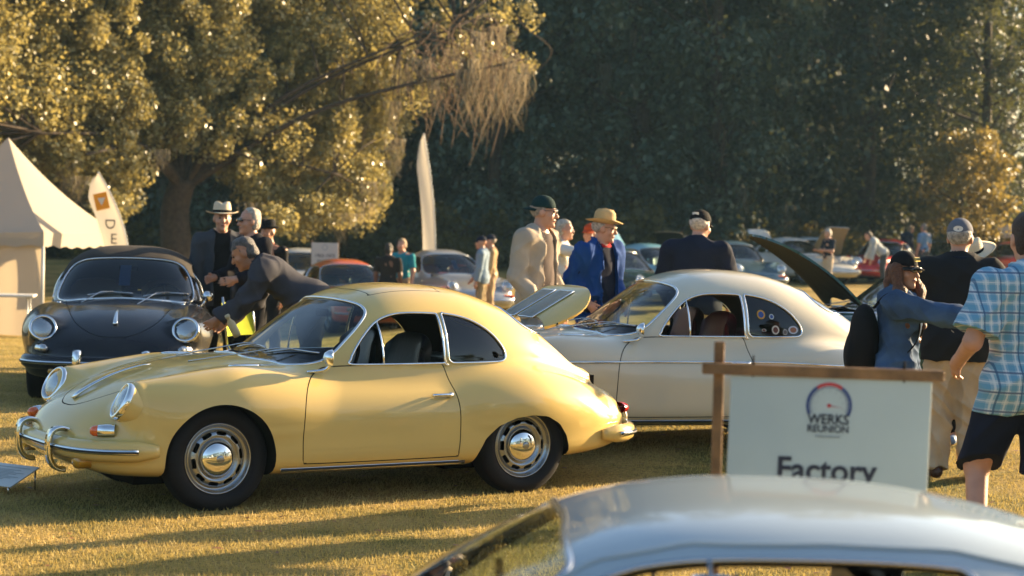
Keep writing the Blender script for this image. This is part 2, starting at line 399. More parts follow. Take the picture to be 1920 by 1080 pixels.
if has('trees'):
    r = np.random.default_rng(11)
    # ---- the sunlit oak on the left
    base = np.array(at(328, 47.0)); oak = empty('live_oak_tree', tuple(base), 0, 'large sunlit live oak hung with grey moss behind the tent and the black convertible', 'tree')
    OAKL = leaf_mat('oak_leaf', (.11, .11, .036), (.50, .455, .215), .36, (.50, .41, .13), .35, .6)
    lowb = lambda px: np.interp(px, [-200, 60, 180, 260, 330, 400, 470, 560, 700, 740, 800, 900, 1000], [330, 330, 350, 330, 260, 270, 360, 420, 415, 330, 200, 130, 130])
    C = []; OUT = []
    limbs = []
    for px in (-120, 40, 170, 300, 430, 560, 690):
        tip = pix(px, lowb(px) * .35 - 60, 41.5 + 10.5 * np.clip((px + 200) / 960, 0, 1) + 1.5 * r.random()); limbs.append(tip)
    tips_extra = [pix(990, 110, 48), pix(880, 40, 49), pix(800, 60, 48.5), pix(640, 330, 48), pix(480, 300, 46.5), pix(160, 290, 43), pix(60, 250, 42)]
    mb = MB(); fork = base + (0.15, 0, 2.6)
    mb.add(*branch([base + (0, 0, -.2), base + (.02, 0, .9), base + (-.05, .05, 1.8), fork], .42, .30, 10))
    for t in limbs + tips_extra:
        mid = fork * .5 + t * .5 + (0, 0, .5); mb.add(*branch([fork - (0, 0, .25), fork * .75 + t * .25 + (0, 0, .35), mid, t], .11, .025, 6))
    nodes = [fork * (1 - q) + t * q + np.array((0, 0, .5 * math.sin(math.pi * q))) for t in limbs + tips_extra for q in (.35, .55, .75, .95)]
    nodes = np.array(nodes)
    for i in range(1500):
        px = -200 + 960 * r.random() if i < 1380 else 720 + 280 * r.random(); lb = lowb(px); py = lb - (lb + 190) * r.random() ** 1.15; 
        edge = 1.0
        d = 39.5 + 10.5 * np.clip((px + 200) / 960, 0, 1) + 4.5 * r.random() ** 1.3
        if py > 285 and 300 < px < 365: continue
        c = pix(px, py - 12, d); rad = .20 + .38 * r.random() ** 1.4
        if px > 720: rad *= .65
        q_ = clump_pts(c, rad, int((360 if px < 720 else 150) * rad / .5), r); q_[:, 2] = c[2] + (q_[:, 2] - c[2]) * (1.1 + .9 * r.random()) - .12 * rad; C.append(q_); OUT.append((q_ - c) / rad)
        nb = nodes[np.argmin(((nodes - c) ** 2).sum(1))]
        if r.random() < .4: mb.add(*tube(np.array([nb, nb * .4 + c * .6 + (0, 0, .1), c]), .022, 4, scale=[1.2, .8, .4]))
    for i in range(150):                                             # upper crown, above the frame
        c = pix(-300 + 1150 * r.random(), -160 - 620 * r.random(), 41 + 10 * r.random()); q_ = clump_pts(c, .8, 170, r); C.append(q_); OUT.append((q_ - c) / .8)
    for px, py, d in ((205, 390, 44), (230, 370, 45), (640, 400, 48.5), (520, 410, 47), (590, 395, 48)):      # low skirts
        c = pix(px, py, d); q_ = clump_pts(c, .55, 520, r); C.append(q_); OUT.append((q_ - c) / .55)
    V, Q = leaves(np.concatenate(C) - base, .10, r, 1.5, np.concatenate(OUT) * .6); fast('crown', V, Q, OAKL, oak)
    mb.V = [tuple(np.array(v) - base) for v in mb.V]; mb.build('trunk', BARK, oak)
    # hanging moss and bare vines of the right-hand limb
    tops, lens = [], []
    for px, py, L_ in ((735, 190, 1.6), (742, 260, 1.0), (760, 120, 1.3), (790, 110, 1.1), (815, 150, 1.2), (845, 90, 1.5), (870, 130, 1.7), (890, 110, 2.0), (910, 120, 2.3), (925, 100, 2.1), (940, 130, 2.0), (955, 110, 2.2), (970, 140, 1.6), (985, 120, 1.3), (900, 60, 1.5), (935, 50, 1.6), (690, 380, .7), (660, 400, .5), (150, 330, .9), (120, 300, 1.0), (300, 280, .7), (560, 400, .6), (700, 340, .9), (475, 380, .7)):
        tops.append(pix(px, py, (46.5 if px > 450 else 42) + 3 * r.random()) - base); lens.append(L_ * .85)
    for i in range(46):                                              # pale moss along the lower edge of the crown
        px = -40 + 780 * r.random(); py = lowb(px) * (.55 + .45 * r.random()); tops.append(pix(px, py, 40.5 + 10.5 * np.clip((px + 200) / 960, 0, 1) + 2.5 * r.random()) - base); lens.append(.4 + .8 * r.random())
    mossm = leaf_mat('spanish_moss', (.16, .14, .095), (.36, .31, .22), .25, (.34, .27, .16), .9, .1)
    V, Q = moss_strands(tops, lens, r, .013, 30, .15); o = fast('hanging_moss', V, Q, mossm, oak); o['kind'] = 'stuff'
    vb = MB()
    for i in range(70):
        p0 = pix(770 + 200 * r.random(), 20 + 110 * r.random(), 47.5 + 2 * r.random()) - base; L_ = .8 + 1.9 * r.random(); dx = .5 * r.normal()
        P = [p0, p0 + (dx * .5 + .2 * r.normal(), .1 * r.normal(), -.2 * L_), p0 + (dx + .15 * r.normal(), .1 * r.normal(), -.6 * L_), p0 + (dx * .8 + .25 * r.normal(), 0, -L_)]
        vb.add(*branch(P, .016, .006, 4))
    vb.build('bare_vines', mat('dry_vine', (.20, .13, .075), .9), oak)['kind'] = 'stuff'
    # ---- the shaded wood behind: a few crown shapes, every tree its own object
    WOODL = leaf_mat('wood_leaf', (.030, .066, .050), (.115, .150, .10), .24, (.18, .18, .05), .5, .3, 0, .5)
    crowns = []
    for k in range(4):
        C = []; OUT = []
        for i in range(290):
            a = r.random() * 6.283; z = .3 + 12.5 * r.random() ** .9 if i < 230 else 11 + 9 * r.random(); rr = (2.9 * math.sin(min(1, (z + 1.2) / 6.5) * math.pi / 2) * (1 - .25 * max(0, (z - 7) / 6))) * (.35 + .75 * r.random())
            c = (math.cos(a) * rr, math.sin(a) * rr, z); rad = .40 + .75 * r.random() ** 1.5; q_ = clump_pts(c, rad, int(150 * rad), r); C.append(q_); OUT.append((q_ - np.array(c)) / rad + np.array((0, 0, .5)))
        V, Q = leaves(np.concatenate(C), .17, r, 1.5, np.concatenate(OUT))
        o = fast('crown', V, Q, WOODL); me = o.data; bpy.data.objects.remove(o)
        mb = MB(); tx = [(0, 0, -.3), (.1, .05, 2.5), (-.15, .1, 6), (.1, -.1, 11), (0, 0, 18)]; mb.add(*branch(tx, .26, .08, 8))
        for i in range(14):
            z0 = 1.5 + 8 * r.random(); a = r.random() * 6.283; L_ = 1.4 + 1.6 * r.random()
            mb.add(*branch([(0, 0, z0), (math.cos(a) * L_ * .5, math.sin(a) * L_ * .5, z0 + .5), (math.cos(a) * L_, math.sin(a) * L_, z0 + 1.2)], .07, .02, 4))
        o = mb.build('trunk', BARK); tm = o.data; bpy.data.objects.remove(o)
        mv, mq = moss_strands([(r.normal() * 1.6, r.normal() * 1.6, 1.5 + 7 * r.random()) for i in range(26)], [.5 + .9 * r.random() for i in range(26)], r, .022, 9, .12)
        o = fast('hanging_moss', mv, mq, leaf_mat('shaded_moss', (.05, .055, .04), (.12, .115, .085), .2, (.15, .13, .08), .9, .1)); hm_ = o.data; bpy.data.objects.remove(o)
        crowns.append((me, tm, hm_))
    spots = []
    X0 = -24.0
    for row, (Y, step, off) in enumerate(((66, 4.3, 0), (72.5, 3.8, 1.6), (80, 3.6, .8), (88, 3.6, 2.2))):
        x = -23 - row * 2 + off
        while x < 17.6 + row * 1.4:
            spots.append((x + r.normal() * .5, Y + r.normal() * 1.2, row))
            x += step
    wl = ['wood behind the lawn']
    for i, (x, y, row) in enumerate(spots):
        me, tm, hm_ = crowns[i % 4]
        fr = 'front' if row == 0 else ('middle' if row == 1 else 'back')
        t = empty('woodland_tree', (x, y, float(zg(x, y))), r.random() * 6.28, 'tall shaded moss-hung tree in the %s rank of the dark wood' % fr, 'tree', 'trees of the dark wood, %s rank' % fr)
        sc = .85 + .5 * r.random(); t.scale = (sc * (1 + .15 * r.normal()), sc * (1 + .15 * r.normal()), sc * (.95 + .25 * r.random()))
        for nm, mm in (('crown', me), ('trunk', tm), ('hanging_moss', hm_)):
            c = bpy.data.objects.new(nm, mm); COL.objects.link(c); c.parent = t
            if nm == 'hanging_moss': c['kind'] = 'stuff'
    # a smaller tree standing forward of the wood at the right, catching the sun
    p = np.array(at(1800, 61.5)); yt = empty('young_tree', tuple(p), 0, 'smaller sunlit tree standing before the dark wood at the right', 'tree'); C = []; OUT = []
    for i in range(90):
        a = r.random() * 6.283; z = 1.6 + 3.0 * r.random(); q = 1.7 * math.sqrt(max(.1, 1 - ((z - 2.9) / 2.0) ** 2)) * r.random() ** .5; c = np.array((math.cos(a) * q, math.sin(a) * q, z)); q_ = clump_pts(c, .42, 90, r); C.append(q_); OUT.append((q_ - c) / .5)
    V, Q = leaves(np.concatenate(C), .13, r, 1.5, np.concatenate(OUT) * .6); fast('crown', V, Q, leaf_mat('young_leaf', (.05, .062, .022), (.20, .17, .06), .35, (.34, .25, .06), .4, .5), yt)
    mb = MB(); mb.add(*branch([(0, 0, -.2), (.05, 0, 1), (-.05, 0, 2.2), (.1, 0, 4)], .09, .03, 7))
    for i in range(9):
        a = i * 2.4; z = 1.4 + .25 * i; mb.add(*branch([(0, 0, z), (math.cos(a) * .6, math.sin(a) * .6, z + .3), (math.cos(a) * 1.3, math.sin(a) * 1.3, z + .7)], .035, .01, 4))
    mb.build('trunk', BARK, yt)
    # shrubs along the foot of the wood
    C = []
    for i in range(34):
        a = r.random() * 6.283; q = r.random() ** .5 * 1.5; C.append(clump_pts((math.cos(a) * q, math.sin(a) * q * .7, .25 + 1.2 * r.random() * (1 - q / 2.2)), .42, 90, r))
    V, Q = leaves(np.concatenate(C), .15, r, 1.5); o = fast('foliage', V, Q, leaf_mat('shrub_leaf', (.03, .042, .016), (.13, .115, .035), .35, (.26, .20, .04), .5, .35)); sm = o.data; bpy.data.objects.remove(o)
    mb = MB()
    for i in range(9):
        a = i * .7; mb.add(*branch([(0, 0, -.1), (math.cos(a) * .3, math.sin(a) * .3, .5), (math.cos(a) * .9, math.sin(a) * .7, 1.1)], .03, .01, 4))
    o = mb.build('stem', BARK); stm = o.data; bpy.data.objects.remove(o)
    for i in range(16):
        x = -17 + 37 * (i + .5 * r.random()) / 16; y = 63.2 + r.random() * 1.4
        t = empty('shrub', (x, y, float(zg(x, y))), r.random() * 6.28, 'leafy shrub at the foot of the dark wood', 'shrub', 'shrubs along the edge of the wood'); sc = .8 + .8 * r.random(); t.scale = (sc * 1.2, sc, sc)
        for nm, mm in (('foliage', sm), ('stem', stm)):
            c = bpy.data.objects.new(nm, mm); COL.objects.link(c); c.parent = t

    # wood on the far side of the lawn, behind the photographer (it shows in the paint and chrome)
    C = []
    for i in range(420):
        a = R(150) + R(235) * r.random(); q = 52 + 10 * r.random(); z = 12.5 * r.random() ** .9
        C.append(clump_pts((math.cos(a) * q, math.sin(a) * q + 6, z), 2.4, 60, r))
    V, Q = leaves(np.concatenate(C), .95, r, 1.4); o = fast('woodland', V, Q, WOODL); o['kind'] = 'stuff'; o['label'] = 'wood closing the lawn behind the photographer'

if has('haze'):
    hz = MB().box((0, 400, 12.5), (2600, 2600, 30)).build('haze', None, None, False); hz['kind'] = 'stuff'
    m = bpy.data.materials.new('haze_air'); m.use_nodes = True; n = m.node_tree.nodes; n.clear(); o_ = n.new('ShaderNodeOutputMaterial'); pv = n.new('ShaderNodeVolumePrincipled')
    pv.inputs['Color'].default_value = (.42, .74, 1, 1); pv.inputs['Density'].default_value = .0003; pv.inputs['Anisotropy'].default_value = .1
    m.node_tree.links.new(pv.outputs[0], o_.inputs['Volume']); hz.data.materials.append(m)
# ---------------- cars: one implicit body, cast to a fine shell and trimmed into panels ----------------
def lut(tab, L, n=600, sm=9):
    tab = np.array(tab, float); t = np.arccos(1 - 2 * np.clip(tab[:, 0] / L, 0, 1)) / math.pi
    y = tab[:, 1]; h = np.diff(t); dl = np.diff(y) / h; m = np.zeros_like(y)
    for i in range(1, len(y) - 1):
        if dl[i - 1] * dl[i] > 0:
            w1, w2 = 2 * h[i] + h[i - 1], h[i] + 2 * h[i - 1]; m[i] = (w1 + w2) / (w1 / dl[i - 1] + w2 / dl[i])
    m[0], m[-1] = dl[0], dl[-1]
    T = np.linspace(0, 1, n); k = np.clip(np.searchsorted(t, T, 'right') - 1, 0, len(h) - 1)
    u = (T - t[k]) / h[k]; hh = h[k]
    Y = (2 * u ** 3 - 3 * u ** 2 + 1) * y[k] + (u ** 3 - 2 * u ** 2 + u) * hh * m[k] + (-2 * u ** 3 + 3 * u ** 2) * y[k + 1] + (u ** 3 - u ** 2) * hh * m[k + 1]
    w_ = np.exp(-0.5 * (np.arange(-3 * sm, 3 * sm + 1) / sm) ** 2); w_ /= w_.sum()
    P = np.concatenate([2 * Y[0] - Y[1:3 * sm + 1][::-1], Y, 2 * Y[-1] - Y[-3 * sm - 1:-1][::-1]])
    return np.convolve(P, w_, 'valid')
SPECS = {}
def spec(key, **k):
    L = k['L']
    for q in ('W', 'ZT', 'ZB', 'ZC', 'WC'): k[q + '_'] = lut(k[q], L)
    for q in ('ff', 'fr'):
        P = smooth_poly(k[q], 40, False); t_ = np.linspace(P[0, 0], P[-1, 0], 200)
        A = np.stack([t_] + [np.interp(t_, P[:, 0], P[:, j]) for j in (1, 2, 3)], 1); w_ = np.hanning(31); w_ /= w_.sum()
        for j in (1, 2, 3):
            y_ = A[:, j]; e_ = np.concatenate([2 * y_[0] - y_[1:16][::-1], y_, 2 * y_[-1] - y_[-16:-1][::-1]]); A[:, j] = np.convolve(e_, w_, 'valid')
        k[q] = A
    SPECS[key] = k
spec('bath', L=3.95, axf=0.80, axr=2.90, track=0.665, zcab=0.70, rw=0.318, arch_f=0.335, hl=(0.335, 0.60, 0.645, 0.114, 27),
     W=[(0, .0), (.03, .33), (.1, .53), (.2, .65), (.4, .755), (.8, .82), (1.4, .835), (2.0, .832), (2.6, .835), (3.0, .828), (3.4, .765), (3.65, .66), (3.8, .53), (3.9, .36), (3.95, 0)],
     ZT=[(0, .40), (.03, .47), (.1, .55), (.25, .645), (.5, .752), (.8, .823), (1.1, .86), (1.35, .875), (1.7, .88), (2.4, .86), (3.0, .82), (3.3, .76), (3.55, .665), (3.75, .56), (3.88, .47), (3.95, .37)],
     ZB=[(0, .36), (.03, .30), (.1, .24), (.3, .195), (.6, .18), (1, .17), (2, .17), (3, .185), (3.5, .215), (3.8, .27), (3.9, .31), (3.95, .35)],
     ZC=[(0, .40), (1.0, .71), (1.2, .765), (1.38, .875), (1.6, 1.055), (1.8, 1.205), (1.95, 1.27), (2.15, 1.308), (2.32, 1.315), (2.6, 1.296), (2.85, 1.232), (3.1, 1.12), (3.35, .965), (3.6, .79), (3.8, .64), (3.95, .55)],
     WC=[(0, .3), (1.0, .45), (1.2, .56), (1.4, .64), (1.7, .69), (2.1, .708), (2.6, .695), (2.9, .645), (3.2, .555), (3.5, .43), (3.8, .31), (3.95, .25)],
     ff=[(.37, .592, .632, .128), (.55, .60, .605, .178), (.75, .603, .602, .207), (1.0, .605, .60, .226), (1.45, .56, .56, .20), (2.0, .42, .5, .12)],
     fr=[(1.9, .40, .5, .12), (2.45, .565, .56, .20), (2.9, .597, .575, .232), (3.3, .54, .525, .205), (3.65, .42, .465, .16)],
     win_f=[(1.68, .848), (1.688, .836), (2.32, .836), (2.336, .843), (2.336, 1.128), (2.325, 1.140), (2.17, 1.146), (2.02, 1.134), (1.89, 1.082), (1.76, .962)],
     win_q=[(2.366, .848), (2.375, .836), (2.71, .836), (2.785, .843), (2.812, .872), (2.79, .93), (2.715, 1.015), (2.61, 1.082), (2.50, 1.122), (2.38, 1.140), (2.366, 1.128)],
     ws=[(0, .868), (.30, .855), (.50, .833), (.59, .838), (.615, .88), (.595, .97), (.555, 1.07), (.49, 1.15), (.38, 1.195), (.2, 1.213), (0, 1.217)],
     rwin=[(0, .985), (.30, .985), (.42, 1.005), (.455, 1.05), (.42, 1.105), (.33, 1.15), (.15, 1.172), (0, 1.177)],
     door=[(1.31, .285), (1.33, .26), (2.35, .262), (2.378, .29), (2.385, .45), (2.378, .62), (2.345, .76), (2.32, .825), (2.28, .832), (1.62, .828), (1.47, .80), (1.37, .73), (1.32, .62), (1.305, .45)],
     hood=[(.135, 0), (.15, .12), (.23, .24), (.42, .36), (.8, .45), (1.15, .50), (1.26, .49), (1.30, .42), (1.30, 0)],
     lid=[(3.22, 0), (3.225, .30), (3.26, .385), (3.40, .415), (3.52, .395), (3.62, .325), (3.675, .19), (3.69, 0)],
     roofp=[(1.98, 0), (1.985, .29), (2.01, .34), (2.44, .36), (2.47, .33), (2.475, 0)],
     arch_r=[(2.50, -.1), (2.50, .18), (2.52, .27), (2.57, .365), (2.66, .445), (2.78, .492), (2.90, .507), (3.02, .495), (3.12, .445), (3.19, .365), (3.225, .27), (3.235, .18), (3.235, -.1)])
spec('coupe', L=4.16, axf=0.88, axr=3.09, track=0.66, zcab=0.70, rw=0.315, arch_f=0.335, hl=(0.285, 0.565, 0.665, 0.108, 24),
     W=[(0, .0), (.03, .42), (.1, .60), (.2, .69), (.4, .75), (.8, .79), (1.4, .80), (2.0, .80), (2.8, .805), (3.2, .805), (3.6, .775), (3.85, .72), (4.02, .62), (4.12, .42), (4.16, 0)],
     ZT=[(0, .42), (.03, .50), (.1, .555), (.3, .625), (.6, .69), (1.0, .755), (1.4, .81), (1.6, .835), (2.2, .85), (3.0, .83), (3.4, .78), (3.7, .71), (3.95, .60), (4.1, .50), (4.16, .42)],
     ZB=[(0, .38), (.03, .31), (.1, .25), (.3, .21), (.6, .19), (1, .18), (2, .18), (3, .2), (3.7, .23), (4.0, .29), (4.12, .33), (4.16, .38)],
     ZC=[(0, .40), (1.2, .71), (1.38, .76), (1.52, .84), (1.75, 1.035), (1.95, 1.19), (2.1, 1.262), (2.3, 1.31), (2.5, 1.32), (2.75, 1.295), (3.0, 1.235), (3.3, 1.12), (3.6, .97), (3.9, .80), (4.16, .62)],
     WC=[(0, .3), (1.2, .50), (1.4, .60), (1.6, .66), (1.9, .69), (2.4, .70), (2.9, .68), (3.2, .62), (3.6, .52), (3.9, .42), (4.16, .35)],
     ff=[(.30, .56, .645, .122), (.6, .58, .635, .165), (1.0, .595, .62, .192), (1.5, .56, .57, .19), (2.0, .42, .5, .12)],
     fr=[(2.0, .40, .5, .12), (2.6, .56, .56, .20), (3.1, .59, .58, .215), (3.5, .565, .56, .21), (3.9, .50, .52, .18)],
     win_f=[(1.80, .862), (1.81, .85), (2.58, .85), (2.60, .862), (2.60, 1.14), (2.58, 1.16), (2.42, 1.17), (2.22, 1.16), (2.06, 1.10), (1.92, .99)],
     win_q=[(2.665, .862), (2.675, .85), (3.06, .85), (3.13, .862), (3.14, .90), (3.08, .98), (2.98, 1.06), (2.85, 1.12), (2.69, 1.155), (2.665, 1.14)],
     ws=[(0, .855), (.30, .845), (.50, .83), (.60, .84), (.625, .90), (.60, 1.0), (.565, 1.09), (.50, 1.17), (.38, 1.205), (.2, 1.22), (0, 1.225)],
     rwin=[(0, .955), (.34, .955), (.46, .975), (.49, 1.02), (.45, 1.10), (.36, 1.15), (.15, 1.172), (0, 1.177)],
     door=[(1.42, .31), (1.44, .285), (2.58, .285), (2.62, .31), (2.63, .5), (2.63, .75), (2.62, .835), (2.55, .842), (1.75, .84), (1.55, .82), (1.45, .76), (1.42, .62)],
     hood=[(.17, 0), (.18, .30), (.24, .38), (.8, .42), (1.30, .50), (1.38, .48), (1.42, .38), (1.42, 0)],
     lid=[(3.42, 0), (3.43, .30), (3.50, .36), (3.8, .38), (3.98, .36), (4.02, .30), (4.03, 0)],
     roofp=None,
     arch_r=[(2.755, -.1), (2.755, .25), (2.78, .37), (2.85, .48), (2.97, .55), (3.09, .57), (3.22, .55), (3.34, .48), (3.41, .37), (3.435, .25), (3.435, -.1)])
def low_spec():
    """long, very low coupe: the other coupe's tables pressed down to 0.8 of the height"""
    b = SPECS['coupe']; k = {q: b[q] for q in ('L', 'axf', 'axr', 'track', 'rw', 'arch_f', 'W', 'WC', 'roofp', 'hood', 'lid')}
    z = lambda P: [(a, c * .8) for a, c in P]
    for q in ('ZT', 'ZB', 'ws', 'rwin', 'door'): k[q] = z(b[q])
    k['ZC'] = [(0, .32), (1.2, .57), (1.38, .61), (1.52, .67), (1.75, .825), (1.95, .945), (2.1, 1.0), (2.3, 1.042), (2.5, 1.056), (2.8, 1.05), (3.1, 1.005), (3.4, .92), (3.7, .80), (3.95, .68), (4.16, .5)]
    k['zcab'] = .56; k['nc'] = (3.8, 3.4); k['hl'] = (.285, .565, .54, .10, 40); k['arch_r'] = b['arch_r']
    k['ff'] = [(.30, .56, .52, .10), (.6, .58, .50, .135), (1.0, .595, .49, .165), (1.5, .56, .45, .16), (2.0, .42, .4, .10)]
    k['fr'] = [(2.0, .40, .4, .10), (2.6, .56, .46, .17), (3.1, .59, .47, .185), (3.5, .565, .46, .18), (3.9, .5, .42, .15)]
    k['win_f'] = [(1.76, .695), (1.77, .685), (2.90, .685), (2.93, .70), (2.91, .93), (2.87, .965), (2.6, .978), (2.3, .97), (2.10, .925), (1.93, .82)]
    k['win_q'] = [(3.02, .70), (3.03, .685), (3.25, .685), (3.30, .70), (3.26, .76), (3.18, .83), (3.06, .88), (3.02, .87)]
    spec('low', **k)
low_spec()
def smin(a, b, k):
    h = np.clip(0.5 + 0.5 * (b - a) / k, 0, 1)
    return b * (1 - h) + a * h - k * h * (1 - h)
def chain_d(pts, s, y, z):
    """bulge whose round section slides along s; capped by a ball at the front end"""
    c = pts; S0, S1 = c[0][0], c[-1][0]
    u = (np.clip(s, S0, S1) - S0) / (S1 - S0) * 199; i = np.clip(u.astype(int), 0, 198); u = u - i
    f = lambda k: c[i, k] * (1 - u) + c[i + 1, k] * u
    return np.sqrt(np.maximum(S0 - s, 0) ** 2 + np.maximum(s - S1, 0) ** 2 + (y - f(1)) ** 2 + (z - f(2)) ** 2) - f(3)
def Fcar(sp, s, y, z):
    L = sp['L']; t = np.arccos(1 - 2 * np.clip(s / L, 0, 1)) / math.pi * 599
    i = np.clip(t.astype(int), 0, 598); u = t - i
    g = lambda q: sp[q][i] * (1 - u) + sp[q][i + 1] * u
    W = np.maximum(g('W_'), .012); ZT = g('ZT_'); ZB = g('ZB_'); ay = np.abs(y)
    H = np.maximum(ZT - ZB, .02); zc = ZB + .43 * H
    hu = ZT - zc; hl = zc - ZB; dz = z - zc
    up = (np.abs(dz) / np.maximum(np.where(dz > 0, hu, hl), .008)); a = ay / W
    q = np.where(dz > 0, (a ** 2.5 + up ** 2.5) ** 0.4, (a ** 6 + up ** 6) ** (1 / 6))
    d = (q - 1) * np.minimum(W, np.where(dz > 0, hu, hl)) + np.maximum(0, np.maximum(-s, s - L)) * 2
    d = smin(d, chain_d(sp['ff'], s, ay, z), 0.10)
    d = smin(d, chain_d(sp['fr'], s, ay, z), 0.10)
    ZC = g('ZC_'); WC = np.maximum(g('WC_'), .05); z0 = sp['zcab']
    hc = np.maximum(ZC - z0, .012); up = np.maximum(z - z0, 0) / hc; a = ay / WC
    n1, n2 = sp.get('nc', (2.9, 2.5)); qc = ((a ** n1 + up ** n2) ** (2 / (n1 + n2)) - 1) * np.minimum(WC, hc + .05)
    qc = qc + np.maximum(0, z0 - .1 - z) * 2 + np.maximum(0, z0 + .05 - ZC) * 1.5
    return smin(d, qc, 0.055)
def shell(key, q=1.0):
    sp = SPECS[key]; ck = ('shell', q)
    if ck in sp: return sp[ck]
    L = sp['L']; sf, sr, zs = 0.70, L - 0.75, 0.47
    nf, nm, nr, nphi = int(46 * q), int(130 * q), int(44 * q), int(190 * q)
    base, dx, dr = [], [], []
    for i in range(nf): p = (i + .15) / nf * math.pi / 2; base.append(sf); dx.append(-math.cos(p)); dr.append(math.sin(p))
    for i in range(nm): base.append(sf + (sr - sf) * i / (nm - 1)); dx.append(0); dr.append(1)
    for i in range(nr): p = (i + .85) / nr * math.pi / 2; base.append(sr); dx.append(math.sin(p)); dr.append(math.cos(p))
    base, dx, dr = map(np.array, (base, dx, dr)); n = len(base)
    ph = np.arange(nphi) / nphi * 2 * math.pi
    ph = ph + 0.16 * np.sin(2 * ph)            # denser where the flanks are far away
    B = np.repeat(base, nphi); DX = np.repeat(dx, nphi); DR = np.repeat(dr, nphi)
    PH = np.tile(ph, n); DY = DR * np.cos(PH); DZ = DR * np.sin(PH)
    f = lambda t: Fcar(sp, B + DX * t, DY * t, zs + DZ * t)
    lo = np.zeros(len(B)); hi = np.full(len(B), 1.6); done = np.zeros(len(B), bool)
    ts = np.linspace(0.02, 1.6, 34); prev = 0.0
    for t in ts:
        v = f(np.full(len(B), t)) > 0; new = v & ~done
        hi[new] = t; lo[new] = prev; done |= v; prev = t
    for _ in range(16):
        mid = (lo + hi) / 2; v = f(mid) > 0; hi = np.where(v, mid, hi); lo = np.where(v, lo, mid)
    t = (lo + hi) / 2; V = np.stack([B + DX * t, DY * t, zs + DZ * t], 1)
    pf = np.array([[0.0, 0, zs]]); 
    e = 0.006
    T = []
    idx = np.arange(n * nphi).reshape(n, nphi); nx = np.roll(idx, -1, 1)
    a, b, c, d = idx[:-1].ravel(), nx[:-1].ravel(), nx[1:].ravel(), idx[1:].ravel()
    T = np.concatenate([np.stack([a, b, c], 1), np.stack([a, c, d], 1)])
    # pole fans
    k0 = len(V); V = np.concatenate([V, V[idx[0]].mean(0)[None], V[idx[-1]].mean(0)[None]])
    T = np.concatenate([T, np.stack([np.full(nphi, k0), nx[0], idx[0]], 1), np.stack([np.full(nphi, k0 + 1), idx[-1], nx[-1]], 1)])
    G = np.stack([Fcar(sp, V[:, 0] + e * (k == 0), V[:, 1] + e * (k == 1), V[:, 2] + e * (k == 2)) - Fcar(sp, V[:, 0] - e * (k == 0), V[:, 1] - e * (k == 1), V[:, 2] - e * (k == 2)) for k in range(3)], 1)
    G /= np.linalg.norm(G, axis=1)[:, None] + 1e-12
    sp[ck] = Srf(V, G, T); return sp[ck]
def side_y(sp, s, z):
    lo, hi = 0.2, 1.2
    for _ in range(30):
        m = (lo + hi) / 2
        if Fcar(sp, np.array([s]), np.array([m]), np.array([z]))[0] > 0: hi = m
        else: lo = m
    return lo
def top_z(sp, s, y):
    lo, hi = 0.3, 1.6
    for _ in range(30):
        m = (lo + hi) / 2
        if Fcar(sp, np.array([s]), np.array([y]), np.array([m]))[0] > 0: hi = m
        else: lo = m
    return lo
def front_s(sp, y, z, rear=False):
    lo, hi = (sp['L'] / 2, sp['L'] + .3) if rear else (sp['L'] / 2, -.3)
    for _ in range(34):
        m = (lo + hi) / 2
        if Fcar(sp, np.array([m]), np.array([y]), np.array([z]))[0] > 0: hi = m
        else: lo = m
    return lo
def nrm(sp, p):
    e = 0.004; p = np.array(p, float)
    g = np.array([float(Fcar(sp, *[np.array([v]) for v in p + e * np.eye(3)[k]])[0] - Fcar(sp, *[np.array([v]) for v in p - e * np.eye(3)[k]])[0]) for k in range(3)])
    return g / np.linalg.norm(g)
def mirror(P): P = np.asarray(P, float); Q = P[::-1].copy(); Q[:, 1] *= -1; return np.concatenate([P, [q for q in Q if abs(q[1]) > 1e-9]])
def mirror0(P): P = np.asarray(P, float); Q = P[::-1].copy(); Q[:, 0] *= -1; return np.concatenate([P, [q for q in Q if abs(q[0]) > 1e-9]])
def fan(P):
    return [tuple(range(len(P)))]
WHEELS = {}
